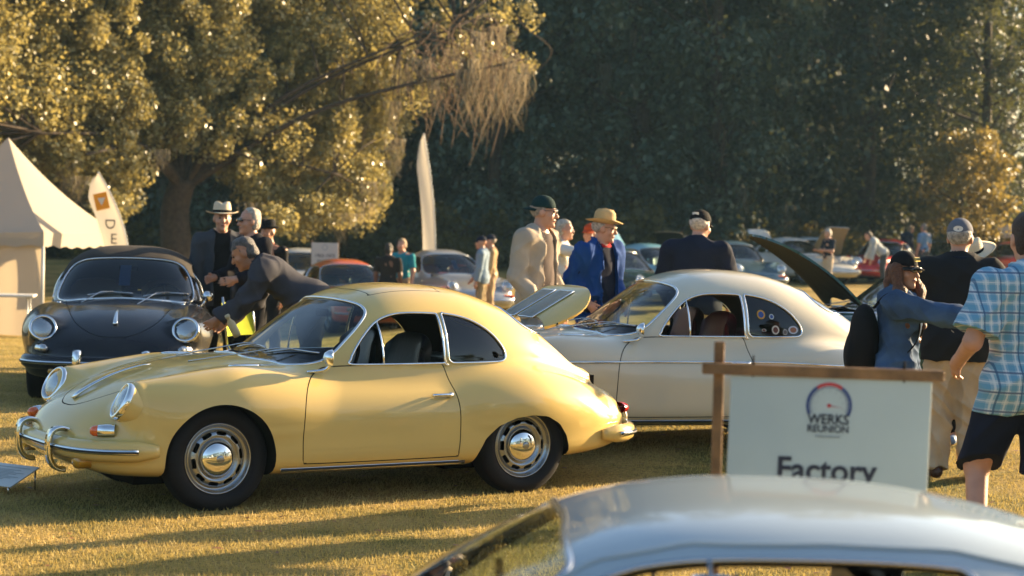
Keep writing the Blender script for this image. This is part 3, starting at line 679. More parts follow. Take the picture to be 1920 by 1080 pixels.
def wheel_parts(kind, n=40):
    if kind in WHEELS: return WHEELS[kind]
    hs = SPECS['bath']['rw']
    # outward is -y
    ty = [(.203, -.005), (.206, .002), (.225, -.018), (.255, -.030), (.285, -.026), (.303, -.012), (.316, .004), (hs, .03), (hs + .001, .07), (hs, .115), (.31, .145), (.27, .165), (.21, .15), (.2, .14)]
    tv, tf = lathe(ty, n, 'y')
    rim = [(.2075, .006), (.210, -.004), (.206, -.008), (.200, -.002), (.196, .016), (.186, .022), (.178, .030), (.171, .022), (.160, .008), (.146, .000), (.132, -.003), (.122, .002), (.112, .012), (.095, .016), (.06, .016), (0.001, .016)]
    V, F = lathe(rim, 120 if kind == 'steel' else 40, 'y')
    T = np.array([t for f in F for t in ((f[0], f[1], f[2]), (f[0], f[2], f[3]))])
    if kind == 'steel':
        s_ = Srf(V, np.zeros_like(V) + [0, -1, 0], T); g = np.full(len(V), 1e9); rr = np.hypot(V[:, 0], V[:, 2])
        for k in range(10):
            a = (k + .5) * math.pi / 5; c = np.array([math.cos(a), math.sin(a)]) * .149; tdir = np.array([-math.sin(a), math.cos(a)])
            px, pz = V[:, 0] - c[0], V[:, 2] - c[1]; u = np.clip(px * tdir[0] + pz * tdir[1], -.021, .021)
            g = np.minimum(g, np.hypot(px - tdir[0] * u, pz - tdir[1] * u) - .0115)
        _, s_ = s_.clip(g); V, T = s_.V, s_.T
    cap = [(.106, .012), (.108, .004), (.104, -.006), (.094, -.018), (.075, -.030), (.05, -.038), (.026, -.041), (.001, -.042)]
    cv, cf = lathe(cap, n, 'y')
    cr, crf = lathe([(.024, -.040), (.024, -.045), (.02, -.047), (.001, -.047)], 20, 'y')
    bk, bkf = lathe([(.205, .06), (.001, .06)], 24, 'y')
    if kind == 'fuchs':   # five-petal alloy
        V, F = lathe([(.2075, .006), (.210, -.004), (.206, -.008), (.198, .0), (.192, .05)], 40, 'y'); V = V.tolist(); T = list(F)
        for k in range(5):
            a0 = k * 2 * math.pi / 5; b = len(V)
            pr = [(.03, .45), (.10, .30), (.16, .36), (.196, .42), (.196, -.42), (.16, -.36), (.10, -.30), (.03, -.45)]
            for yy in (.002, .03):
                for r_, a in pr: V.append((r_ * math.cos(a0 + a), yy + (.02 if r_ > .18 else 0), r_ * math.sin(a0 + a)))
            T.append(tuple(b + i for i in range(8)))
            T += [(b + i, b + (i + 1) % 8, b + 8 + (i + 1) % 8, b + 8 + i) for i in range(8)]
        V = np.array(V)
        cv, cf = lathe([(.045, .01), (.04, -.008), (.001, -.01)], 20, 'y')
    WHEELS[kind] = dict(tyre=(tv, tf), rim=(V, T if isinstance(T, list) else T.tolist()), hub_cap=(cv, cf), crest=(cr, crf), back=(bk, bkf)); return WHEELS[kind]
WME = {}
def wheel(root, org, s, side, kind, rimmat, far=False, z=None):
    """a wheel is tyre > rim > hub cap"""
    sp = root_sp[root.name]; wp = wheel_parts(kind)
    key = (kind, rimmat.name)
    def mk(n, part, m, par):
        if (key, part) not in WME:
            o = obj(n, *wp[part], m, None); WME[(key, part)] = o.data
        else:
            o = bpy.data.objects.new(n, WME[(key, part)]); COL.objects.link(o)
        o.parent = par; return o
    t = mk('wheel', 'tyre', TYRE, root)
    y = side * (sp['track'] + .075)
    t.location = (s - org[0], y, (z if z is not None else .305)); t.rotation_euler = (0, random.random() * 6.28, 0)
    if side > 0: t.rotation_euler = (0, 0.3, math.pi)
    r_ = mk('rim', 'rim', rimmat, t)
    if not far:
        mk('wheel_backing', 'back', BLACK, t)
        mk('hub_cap', 'hub_cap', CHROME, t)
        if kind == 'steel': mk('crest', 'crest', RIMSIL, t)
    return t
root_sp = {}
SEAM = mat('panel_gap', (0.01, 0.009, 0.008), 0.9)
def make_car(name, label, key, pm, loc, rz, q=1.0, group='classic cars on the lawn', opt=()):
    """pm: paint; opt: flags. Car points along -x of its own frame (nose at low s)."""
    sp = SPECS[key]; L = sp['L']; org = (L / 2, 0, 0); O = np.array(org)
    far = 'far' in opt
    root = empty(name, loc, rz, label, 'car', group); root_sp[root.name] = sp
    sh = shell(key, q)
    trim = DARKCHR if 'darktrim' in opt else CHROME
    # --- wheel arches
    def g_arch(V):
        s, ay, z = V[:, 0], np.abs(V[:, 1]), V[:, 2]
        rf = sp['arch_f']; cz = .295
        d1 = np.where(z > cz, np.hypot(s - sp['axf'], z - cz) - rf, np.abs(s - sp['axf']) - rf)
        d2 = poly_sdf(sp['arch_r'], s, z)
        return np.maximum(np.minimum(d1, d2), .46 - ay)
    _, body = sh.clip(g_arch(sh.V))
    ctr = Vector((0, 0, 0))
    mb = MB(); lip = MB()
    for P, N, cl in sh.loops():
        Q = P.copy(); Q[:, 1] = np.sign(P[:, 1]) * .44; Q2 = P - N * .0 ; n = len(P)
        Qm = P.copy(); Qm[:, 1] -= np.sign(P[:, 1]) * .03
        V = np.concatenate([P - O, Q - O]); cnt = n if cl else n - 1
        obj('wheel_well', V, [(i, (i + 1) % n, n + (i + 1) % n, n + i) for i in range(cnt)], BLACK, root)
        V = np.concatenate([P - O, Qm - O + (0, 0, 0)]); lip.add(V, [(i, (i + 1) % n, n + (i + 1) % n, n + i) for i in range(cnt)])
    mb = MB(); mb.box((sp['axf'] - L / 2, 0, .33), (.8, .86, .40)); mb.box((sp['axr'] - L / 2, 0, .33), (.8, .86, .40)); mb.box((0, 0, .215), (L - 1.7, 1.2, .06))
    mb.build('underbody', BLACK, root, False)
    # --- glazing cuts
    def gw(poly, lo):
        P = smooth_poly(poly, 4)
        return lambda V: np.maximum(poly_sdf(P, V[:, 0], V[:, 2]), lo - np.abs(V[:, 1]))
    WSP = smooth_poly(mirror0(sp['ws']), 4); RWP = smooth_poly(mirror0(sp['rwin']), 4)
    g_ws = lambda V: np.maximum(poly_sdf(WSP, V[:, 1], V[:, 2]), (V[:, 0] - L * .54) * .5)
    g_rw = lambda V: np.maximum(poly_sdf(RWP, V[:, 1], V[:, 2]), (L * .6 - V[:, 0]) * .5)
    cuts = [('windscreen', g_ws, .011, GLASSB), ('rear_window', g_rw, .010, GLASSB), ('side_window', gw(sp['win_f'], .3), .0085, GLASS), ('quarter_window', gw(sp['win_q'], .3), .0085, GLASS)]
    openroof = 'softtop' in opt
    for nm, g, r_, gm in cuts:
        if openroof and nm in ('quarter_window', 'rear_window'): continue
        gl, body2 = body.clip(g(body.V)); lp = body.loops(); body = body2
        k = 0
        for sgn in ((-1, 1) if nm.startswith(('side', 'quarter')) else (0,)):
            part = gl if sgn == 0 else gl.clip(-sgn * gl.V[:, 1])[0]
            drop = 'open_window' in opt and nm == 'side_window'
            P_ = None
            if not drop:
                P_ = part.off(-.006).build(nm, gm, root, org)
            for P, N, cl in lp:
                if sgn and np.sign(P[:, 1].mean()) != sgn: continue
                P, N = resample(P, N, True, .02 / q)
                prof = np.array([(-r_, -.006), (-r_ * .7, .004), (0, .007), (r_ * .7, .004), (r_, -.006)])
                V, F = sweep(P - O + N * .001, prof, True, N)
                o = obj('window_frame', V, F, trim, P_ or root)
    # --- interior liner taken before the panel cuts
    lin, _ = body.clip(np.maximum.reduce([.50 - body.V[:, 2], sp['axf'] + .42 - body.V[:, 0], body.V[:, 0] - (sp['axr'] + .55)]))
    intm = mat('interior_' + name + label[:8], opt_get(opt, 'int', (.012, .011, .011)), .7)
    headm = mat('headlining_' + name + label[:8], opt_get(opt, 'head', (.03, .028, .026)), .8)
    lin.off(-.022).build('interior_lining', intm if openroof else headm, root, org)
    # --- panels
    def panel(nm, g, m, gap=.0032, seam=True):
        nonlocal body
        inn, outb = body.clip(g(body.V))
        if seam:
            band, _ = body.clip(np.abs(g(body.V)) - .014)
            for sg in ((-1, 1) if nm == 'door' else (0,)):
                (band.clip(-sg * band.V[:, 1])[0] if sg else band).off(-.007).build(nm + '_seam', SEAM, root, org)
        inn = inn.clip(g(inn.V) + gap)[0]; body = outb.clip(g(outb.V) - gap)[1]
        return inn
    if openroof:
        canv = mat('canvas_roof', (.022, .017, .012), .9, bump=.3, bscale=120, var=.3)
        zb = sp['door'][9][1] + .02
        g = lambda V: np.maximum(zb - V[:, 2], sp['axf'] + .98 - V[:, 0])
        top = panel('soft_top', g, None, .001, False).off(.012)
        top.build('soft_top', canv, root, org)
    dp = smooth_poly(sp['door'], 5)
    if not far:
        gd = lambda V: np.maximum(poly_sdf(dp, V[:, 0], V[:, 2]), .45 - np.abs(V[:, 1]))
        dr = panel('door', gd, pm)
        doors = [dr.clip(-sg * dr.V[:, 1])[0].build('door', pm, root, org) for sg in (-1, 1)]
    hp = smooth_poly(mirror(sp['hood']), 5)
    gh = lambda V: np.maximum(poly_sdf(hp, V[:, 0], V[:, 1]), .43 - V[:, 2])
    hd = panel('hood', gh, pm)
    if 'hood_open' not in opt: hood = hd.build('hood', pm, root, org)
    lp_ = smooth_poly(mirror(sp['lid']), 5)
    gl_ = lambda V: np.maximum(poly_sdf(lp_, V[:, 0], V[:, 1]), .46 - V[:, 2])
    ld = panel('engine_lid', gl_, pm)
    if sp['roofp'] and 'sunroof' in opt:
        rp = smooth_poly(mirror(sp['roofp']), 5)
        rf = panel('roof_panel', lambda V: np.maximum(poly_sdf(rp, V[:, 0], V[:, 1]), 1.1 - V[:, 2]), pm)
        rf.build('roof_panel', pm, root, org)
    if 'roof_bands' in opt:
        for s0, s1 in opt_get(opt, 'bands', ()):
            rf = panel('roof_panel', lambda V: np.maximum(np.maximum(s0 + .35 * (1.3 - V[:, 2]) * (1 if s0 > 2.3 else -1.2) - V[:, 0], V[:, 0] - s1 - .35 * (1.3 - V[:, 2])), 1.0 - V[:, 2]), pm)
            rf.build('roof_panel', pm, root, org)
    body.build('body', pm, root, org)
    # --- lids that stand open
    def lid_open(srf, nm, hinge, ang, inner, m=pm):
        e = empty_part = None
        V = srf.V - np.array(hinge); rot = rotm('Y', ang)
        s2 = Srf(V @ rot.T + np.array(hinge), srf.N @ rot.T, srf.T)
        o = s2.build(nm, m, root, org)
        i2 = s2.off(-.022); i2 = Srf(i2.V, -i2.N, i2.T[:, ::-1]); i2.build('inner_panel', inner, o, org)
        # rim between both skins
        E = np.sort(np.concatenate([s2.T[:, [0, 1]], s2.T[:, [1, 2]], s2.T[:, [2, 0]]]), 1)
        U, c = np.unique(E, axis=0, return_counts=True); B = U[c == 1]
        F = [(a, b, b + len(s2.V), a + len(s2.V)) for a, b in B.tolist()]
        r = Srf(np.concatenate([s2.V, s2.V - s2.N * .022]), s2.N, None)
        obj('lid_edge', r.V - O, F, m, o)
        return o, rot
    if 'lid_open' in opt:
        lh = sp['lid'][0][0]; hz = top_z(sp, lh, 0)
        lid, lrot = lid_open(ld, 'engine_lid', (lh, 0, hz), -R(opt_get(opt, 'lidang', 58)), mat('lid_inside', (.25, .22, .12), .6))
    else:
        lid = ld.build('engine_lid', pm, root, org); lrot = None
        hz = top_z(sp, sp['lid'][0][0], 0)
    if 'lid_open' in opt or not far:
        # two intake grilles with fine bars
        h = np.array((sp['lid'][0][0], 0, hz))
        for sg in (-1, 1):
            s0, s1, y0, y1 = (3.29, 3.60, .025, .195) if key == 'bath' else (3.47, 3.72, .02, .24)
            c = []
            for (s_, y_) in ((s0, y0), (s1, y0), (s1, y1), (s0, y1)): c.append((s_, sg * y_, top_z(sp, s_, sg * y_) + .012))
            c = np.array(c)
            tr = (lambda P: (np.asarray(P) - h) @ lrot.T + h) if lrot is not None else (lambda P: np.asarray(P))
            o = obj('grille', tr(c) - O, [(0, 1, 2, 3)], mat('grille_mesh', (.10, .10, .09), .6), lid, False)
            ring = np.concatenate([np.linspace(c[i], c[(i + 1) % 4], 6, endpoint=False) for i in range(4)])
            V, F = tube(tr(ring) - O, .006, 6, True); obj('grille_frame', V, F, CHROME, o)
            m2 = MB()
            for k in range(1, 26):
                t = k / 26; a = c[0] * (1 - t) + c[1] * t; b = c[3] * (1 - t) + c[2] * t
                m2.add(*tube(tr(np.linspace(a, b, 3) + (0, 0, .003)) - O, .0034, 4))
            g_ = m2.build('grille_bars', mat('grille_bar', (.5, .5, .46), .4, .3), o); g_['kind'] = 'stuff'
        if 'lid_open' in opt:
            m2 = MB(); m2.box((3.5 - L / 2, 0, .55), (.5, .55, .3)); m2.build('engine', BLACK, root, False)
            p0 = np.array((3.3, .2, hz - .06)); p1 = tr(np.array([[3.55, .2, top_z(sp, 3.55, .2) - .02]]))[0]
            V, F = tube(np.linspace(p0, p1, 4) - O, .006, 6); obj('lid_stay', V, F, CHROME, root)
    if 'hood_open' in opt:
        s1 = 1.30 if key == 'bath' else 1.42
        hz = top_z(sp, s1, 0)
        im = mat('lid_inside_dark', (.006, .012, .009), .7, spec=.15, bump=.3, bscale=8)
        hood, hrot = lid_open(hd, 'hood', (s1, 0, hz + .02), R(opt_get(opt, 'hoodang', 42)), opt_get(opt, 'hoodin', im))
        m2 = MB(); m2.box((sp['axf'] - .1 - L / 2, 0, .50), (1.0, .72, .10)); m2.build('luggage_tray', BLACK, root, False)
    else: hrot = None
    # --- lamps
    hs_, hy, hz_, hr, tilt = sp['hl']
    for sg in (-1, 1):
        ang = R(tilt); rot = rotm('Z', sg * R(8)) @ rotm('Y', ang)   # disc axis looks forward and a little up
        c = np.array((hs_ - .078, sg * hy, hz_))
        rv, rf_ = lathe([(hr, .03), (hr + .006, .0), (hr, -.012), (hr - .012, -.017), (hr - .020, -.008), (hr - .022, .01)], 36, 'x')
        bx, bf = lathe([(hr + .002, .10), (hr + .002, .0)], 36, 'x')
        lv, lf = lathe([(hr - .018, .0), (hr - .03, -.010), (hr - .055, -.022), (.02, -.028), (.001, -.028)], 36, 'x')
        hb = obj('headlight', rv @ rot.T + c - O, rf_, CHROME, root)
        obj('headlight_lens', lv @ rot.T + c - O, lf, LENS, hb)
        obj('headlight_bowl', bx @ rot.T + c - O, bf, pm, hb)
        if key == 'bath' and not far:
            # turn signal: chrome cup with an amber cone
            ts = front_s(sp, .60, .475); c = np.array((ts - .01, sg * .60, .475)); rot2 = rotm('Z', sg * R(28))
            v, f = lathe([(.040, .05), (.040, -.005), (.036, -.045), (.032, -.048)], 20, 'x'); a = obj('turn_signal', v @ rot2.T + c - O, f, CHROME, root)
            v, f = lathe([(.034, -.040), (.030, -.075), (.018, -.092), (.001, -.095)], 20, 'x'); obj('amber_lens', v @ rot2.T + c - O, f, LENS if 'clear' in opt else AMBER, a)
            fs = front_s(sp, .47, .30); c = np.array((fs - .02, sg * .47, .292))
            v, f = lathe([(.052, .06), (.052, -.01), (.047, -.025), (.03, -.034), (.001, -.037)], 20, 'x'); obj('fog_light', v * (1, 1.2, .85) + c - O, f, FOGL, root)
            rs = front_s(sp, .52, .50, True); c = np.array((rs, sg * .52, .50)); rot2 = rotm('Z', math.pi - sg * R(25))
            v, f = lathe([(.05, .03), (.05, -.01), (.04, -.04), (.001, -.06)], 16, 'x'); obj('tail_light', (v * (1, 1.3, .8)) @ rot2.T + c - O, f, REDL, root)
        else:
            fs = front_s(sp, .52, .46); c = np.array((fs - .012, sg * .53, .46))
            V, F = box_vf(c - O, (.05, .22, .07), rotm('Z', sg * R(14)), .012); obj('turn_signal', V, F, AMBER if sg < 0 else LENS, root)
    # --- bumpers
    def bumper(rear, zb, hgt, ext, ymax, m):
        a = np.linspace(-1, 1, 61); P = []
        for t in a:
            th = t * math.pi / 2 * .97
            yy = ymax * np.sign(math.sin(th)) * abs(math.sin(th)) ** .62; cc = math.cos(th) ** .62
            s_ = (.62 - (.62 + ext) * cc) if not rear else (L - .62 + (.62 + ext) * cc)
            P.append((s_, yy, zb))
        P = np.array(P); cut_ = .44
        P = P[(P[:, 0] < cut_) if not rear else (P[:, 0] > L - cut_)]
        P, _ = resample(P, P, False, .03)
        if not rear: P = P[::-1]
        th_ = .034; h2 = hgt / 2
        prof = np.array([(-th_ * .9, -h2), (0, -h2 * 1.0), (th_ * .8, -h2 * .6), (th_, 0), (th_ * .8, h2 * .6), (0, h2), (-th_ * .9, h2 * .9), (-th_ * 1.3, 0)])
        sc = np.ones(len(P)); k = 5; sc[:k] = np.linspace(.55, 1, k); sc[-k:] = np.linspace(1, .55, k)
        if not rear: prof = prof * (1, 1)
        up = np.array([0, 0, 1.0]); 
        V, F = sweep(P - O, prof * ((1 if rear else 1), 1), False, up, sc)
        T_, u_, b_ = frames(P, False, up)
        b = obj('bumper', V, F, m, root)
        outw = b_
        Q = P[4:-4] + outw[4:-4] * th_
        pr = np.array([(-.004, -.017), (.008, -.014), (.012, 0), (.008, .014), (-.004, .017)])
        V, F = sweep(Q - O, pr, False, up); obj('bumper_trim', V, F, CHROME, b)
        pr = np.array([(.006, -.007), (.0135, -.005), (.0145, 0), (.0135, .005), (.006, .007)])
        V, F = sweep(Q - O, pr, False, up); obj('rubber_strip', V, F, RUBBER, b)
        return b
    bm = opt_get(opt, 'bumpermat', pm)
    if key == 'bath':
        bf_ = bumper(False, .365, .12, .02, .78, bm); br_ = bumper(True, .35, .12, .0, .75, bm)
        if not far:
            for rear, par, ext in ((0, bf_, .02), (1, br_, .0)):
                for sg in (-1, 1):
                    y = sg * .285; s_ = -ext + .03 - .03 if not rear else L + ext
                    dr_ = -1 if not rear else 1
                    P = [(s_ - dr_ * .07, y, .452), (s_ - dr_ * .02, y, .466), (s_ + dr_ * .025, y, .450), (s_ + dr_ * .043, y, .405), (s_ + dr_ * .045, y, .345), (s_ + dr_ * .035, y, .28), (s_ + dr_ * .0, y, .235), (s_ - dr_ * .05, y, .225)]
                    if rear: P = P[1:6]
                    P = smooth_poly(P, 5, False)
                    pr = np.array([(-.014, -.034), (.004, -.031), (.015, -.016), (.015, .016), (.004, .031), (-.014, .034)]) * ((-dr_), 1)
                    V, F = sweep(P - O, pr, False, (0, 1, 0)); obj('overrider', V, F, CHROME, par)
    else:
        bumper(False, .385, .15, .04, .785, bm); bumper(True, .40, .15, .04, .785, bm)
    if not far:
        # hood handle
        if hrot is None and key == 'bath':
            n_ = 12; ss = np.linspace(.17, .66, n_) if 'longhandle' in opt else np.linspace(.30, .60, n_)
            P = np.array([(s_, 0, top_z(sp, s_, 0) + .012 + .014 * math.sin(math.pi * i / (n_ - 1)) ** .5) for i, s_ in enumerate(ss)])
            V, F = sweep(P - O, circ(.014, 8, 1.0, .6), False, (0, 0, 1), np.linspace(1.6, .45, n_)); obj('hood_handle', V, F, CHROME, hood)
        # sill strip, side strip
        def strip(nm, pts, r_, m):
            for sg in (-1, 1):
                P = []; N = []
                for s_, z_ in pts:
                    y_ = side_y(sp, s_, z_); P.append((s_, sg * (y_ + .004), z_)); N.append((0, sg, 0))
                V, F = sweep(np.array(P) - O, np.array([(-r_, -.004), (-r_ * .8, .006), (0, .010), (r_ * .8, .006), (r_, -.004)]), False, np.array(N)); o = obj(nm, V, F, m, root)
                if nm == 'sill_strip':
                    V, F = sweep(np.array(P) - O + np.array(N) * .002, np.array([(-r_ * .5, .004), (-r_ * .4, .0096), (0, .0115), (r_ * .4, .0096), (r_ * .5, .004)]), False, np.array(N)); obj('rubber_insert', V, F, RUBBER, o)
        if key == 'bath': strip('sill_strip', [(s_, .225) for s_ in np.linspace(1.18, 2.44, 24)], .016, CHROME)
        if 'belt_strip' in opt:
            strip('side_strip', [(s_, .655 - max(0, s_ - 2.6) * .05) for s_ in np.linspace(.6, 3.35, 44)], .008, CHROME)
        for sg in (-1, 1):
            # door handle
            s_, z_ = sp['door'][4][0] - .11, .645 if key == 'bath' else .70; y_ = side_y(sp, s_, z_)
            P = np.array([(s_ - .075, y_ + .006, z_), (s_ - .07, y_ + .028, z_ + .002), (s_ - .03, y_ + .034, z_ + .003), (s_ + .02, y_ + .034, z_ + .003), (s_ + .045, y_ + .03, z_), (s_ + .05, y_ + .0, z_)])
            P = smooth_poly(P, 4, False); P[:, 1] *= sg; V, F = sweep(P - O, circ(.011, 8, .7, 1), False, (0, 0, 1)); h_ = obj('door_handle', V, F, CHROME, doors[0 if sg < 0 else 1])
            v, f = lathe([(.017, 0), (.017, .03), (.001, .034)], 14, 'y'); v = v * (1, sg, 1) + (s_ + .05 - L / 2, sg * y_, z_); obj('lock_button', v, f, CHROME, h_)
            # door mirror
            if not ('nomirror' in opt or ('one_mirror' in opt and sg > 0)):
                s_, z_ = (1.50, .80) if key == 'bath' else (1.78, .84); y_ = side_y(sp, s_, z_)
                v, f = lathe([(.001, -.045), (.03, -.036), (.046, -.014), (.052, .012), (.049, .016), (.001, .010)], 22, 'x')
                v = v @ rotm('Z', sg * R(22)).T + (s_ + .02 - L / 2, sg * (y_ + .075), z_ + .085); mo = obj('door_mirror', v, f, CHROME, doors[0 if sg < 0 else 1])
                P = smooth_poly([(s_ - .10, y_ + .004, z_ - .004), (s_ - .05, y_ + .02, z_), (s_, y_ + .03, z_ + .008), (s_ + .025, y_ + .05, z_ + .03), (s_ + .02, y_ + .07, z_ + .07)], 4, False); P[:, 1] *= sg
                V, F = sweep(P - O, circ(.013, 8), False, None, np.linspace(.7, 1, len(P))); obj('mirror_stalk', V, F, CHROME, mo)
            # wiper
            wb = np.array((sp['ws'][0][1], 0, 0)); y0 = .33 if sg < 0 else -.17
            zb = sp['ws'][1][1] - .002; s0 = front_s(sp, y0, zb + .0); 
            P = []
            for t in np.linspace(0, 1, 8):
                yy = y0 - .40 * t; zz = zb + .03 + .02 * t + .018 * math.sin(math.pi * t); P.append((front_s(sp, yy, zz) - .012, yy, zz))
            P = np.array(P); V, F = tube(P - O, .006, 5); wo = obj('wiper', V, F, BLACK if key != 'bath' else DARKCHR, root)
            Pa = np.array([(front_s(sp, y0 + .02, zb - .025) - .005, y0 + .02, zb - .02), (P[1][0] - .02, (y0 + P[4][1]) / 2, P[2][2] + .012), P[4] + (-.01, 0, .006)])
            V, F = tube(Pa - O, .005, 5); obj('wiper_arm', V, F, DARKCHR, wo)
        if key == 'low':
            for sg in (-1, 1):
                P = []; N = []
                for s_ in np.linspace(1.98, 3.28, 40):
                    z_ = np.interp(s_, [1.98, 2.1, 2.3, 2.6, 2.87, 3.05, 3.28], [.90, .958, .998, 1.004, .995, .96, .88]); P.append((s_, sg * (side_y(sp, s_, z_) + .002), z_)); N.append((0, sg, .5))
                V, F = tube(np.array(P) - O, .007, 6); obj('drip_rail', V, F, pm, root)
        # vent window post
        for sg in (-1, 1):
            sv = opt_get(opt, 'vent', sp['win_f'][0][0] + .23); zt_ = [p for p in sp['win_f'] if p[1] > 1.0]
            P = []
            for z_ in np.linspace(sp['win_f'][1][1], np.interp(sv, [p[0] for p in sp['win_f'][::-1]][:5], [p[1] for p in sp['win_f'][::-1]][:5]), 6): P.append((sv - .01 * (1 - z_), sg * (side_y(sp, sv, z_) + .001), z_))
            V, F = tube(np.array(P) - O, .007, 6); obj('vent_post', V, F, trim, root)
    # --- cabin
    sc_ = sp['axf']; zs_ = .8 if key == 'low' else 1.0
    m2 = MB(); m2.box((sc_ + .75 - L / 2, 0, sp['ws'][1][1] - .07), (.34, 1.12, .10), rotm('Y', R(6)), .03); m2.box((sc_ + 1.5 - L / 2, 0, .30), (1.5, 1.25, .06))
    m2.build('dashboard', intm, root)
    seatm = mat('seat_' + label[:10], opt_get(opt, 'seat', (.016, .015, .015)), .45, coat=.1, bump=.1, bscale=40)
    if 'softtop' in opt or not far or True:
        for sg in (-1, 1):
            c0 = sc_ + 1.22
            v = smooth_poly([(0, .36), (.10, .42), (.14, .62), (.22, .86), (.27, .99 if 'headrest' not in opt else 1.03), (.32, 1.0), (.36, .92), (.30, .66), (.24, .42), (.16, .34)], 4)
            ny = 9; V = []; F = []
            for j in range(ny):
                t = -1 + 2 * j / (ny - 1); k_ = (1 - abs(t) ** 3.0) ** .35 if abs(t) < 1 else .25
                cz = .62; 
                for (a, b) in v: V.append((c0 + .18 + (a - .18) * max(.35, k_) - L / 2, sg * .33 + .235 * t, (cz + (b - cz) * (.72 + .28 * k_)) * (zs_ * .92 if zs_ < 1 else 1)))
            nv = len(v)
            for j in range(ny - 1):
                for i in range(nv): F.append((j * nv + i, j * nv + (i + 1) % nv, (j + 1) * nv + (i + 1) % nv, (j + 1) * nv + i))
            F.append(tuple(range(nv))); F.append(tuple((ny - 1) * nv + i for i in range(nv - 1, -1, -1)))
            se = obj('seat', V, F, seatm, root)
            Vb, Fb = box_vf((c0 - .12 - L / 2, sg * .33, .42), (.50, .46, .16), rotm('Y', R(-6)), .05); obj('seat_cushion', Vb, Fb, seatm, se)
        Vb, Fb = box_vf((sc_ + 1.95 - L / 2, 0, .66), (.14, 1.0, .36), rotm('Y', R(14)), .04); obj('rear_seat', Vb, Fb, seatm, root)
        # steering wheel
        a = np.arange(28) / 28 * 2 * math.pi; rot = rotm('Y', R(-62))
        P = np.stack([np.cos(a) * .195, np.sin(a) * .195, 0 * a], 1) @ rot.T + (sc_ + .98 - L / 2, -.33, .80 * zs_)
        V, F = tube(P, .012, 6, True); sw = obj('steering_wheel', V, F, opt_get(opt, 'wheelmat', BLACK), root)
        m2 = MB()
        for t in (0, 2.1, 4.2):
            m2.add(*tube(np.array([[0, 0, 0], [math.cos(t) * .19, math.sin(t) * .19, 0]]) @ rot.T + (sc_ + .98 - L / 2, -.33, .80 * zs_), .008, 5))
        m2.add(*tube(np.array([(sc_ + .98 - L / 2, -.33, .80 * zs_), (sc_ + .75 - L / 2, -.33, .70 * zs_)]), .02, 6)); m2.build('steering_column', BLACK, sw)
        # interior mirror
        Vb, Fb = box_vf((sc_ + 1.02 - L / 2, 0, 1.12 * zs_ - (.06 if zs_ < 1 else 0)), (.02, .17, .05), None, .008); obj('rear_view_mirror', Vb, Fb, BLACK, root)
    wk = opt_get(opt, 'wheel', 'steel'); wm = opt_get(opt, 'wheelpaint', RIMSIL)
    for s_ in (sp['axf'], sp['axr']):
        for sg in (-1, 1): wheel(root, org, s_, sg, wk, wm, far)
    return root
def opt_get(opt, k, default=None):
    for o in opt:
        if isinstance(o, tuple) and o[0] == k: return o[1]
    return default
def car_at(key, px_s, d, s, yloc, rz, py=540):
    """car location (centre) so that its point (s, yloc) stands at picture column px_s and depth d"""
    L = SPECS[key]['L']; X = (px_s + (py - 540) * math.tan(R(ROLL)) - 960) / F_PX * d
    dx, dy = s - L / 2, yloc
    cx = X - (math.cos(rz) * dx - math.sin(rz) * dy); cy = d - (math.sin(rz) * dx + math.cos(rz) * dy)
    return (cx, cy, float(zg(cx, cy)))
YEL = paint('cream_yellow_paint', (0.665, 0.48, 0.155), 0.32)
if has('yellow'):
    th = R(31.5)
    yel = make_car('yellow_coupe', 'cream yellow rounded coupe with its engine lid raised, nearest the camera', 'bath', YEL, car_at('bath', 405, 11.52, .80, -.73, th, 862), th, 1.0,
                   opt=('lid_open', 'sunroof', 'longhandle', 'one_mirror', 'open_window', ('lidang', 62)))

WHT = paint('ivory_paint', (0.62, 0.57, 0.43), 0.3)
if has('white'):
    th = R(16)
    wht = make_car('ivory_coupe', 'ivory rounded coupe with dark red interior and stickers on its quarter window', 'bath', WHT, car_at('bath', 1238, 14.35, 1.685, -.66, th, 615), th, 1.0,
                   opt=('belt_strip', 'one_mirror', 'open_window', ('int', (.10, .012, .012)), ('head', (.20, .15, .10)), ('seat', (.11, .012, .012))))
if has('black'):
    th = R(97)      # nose towards the camera
    blk = make_car('black_convertible', 'black rounded convertible with raised dark cloth top, facing the camera', 'bath', paint('black_paint', (0.002, 0.003, 0.006), .25, 0, .7), car_at('bath', 215, 16.9, .33, 0, th, 628), th, 1.0,
                   opt=('softtop', 'one_mirror', 'clear', ('int', (.05, .03, .02)), ('seat', (.16, .07, .03))))
if has('green'):
    th = R(12)
    grn = make_car('dark_green_coupe', 'dark green coupe with its front hood standing open behind the ivory coupe', 'bath', paint('dark_green_paint', (0.006, 0.055, 0.045), .25), car_at('bath', 1598, 18.6, 1.30, 0, th, 580), th, 1.0,
                   opt=('hood_open', 'one_mirror', ('hoodang', 47)))
    grn.location.z += .05
if has('silver'):
    th = R(1)
    slv = make_car('silver_coupe', 'low silver coupe in the foreground, only its blurred roof and windows showing', 'low', paint('silver_paint', (0.36, 0.43, 0.46), .42, .0), car_at('low', 1330, 4.75, 2.4, 0, th, 900), th, 1.0,
                   opt=('open_window', 'darktrim', 'nomirror', ('vent', 2.34)))
    slv.location.z += .055
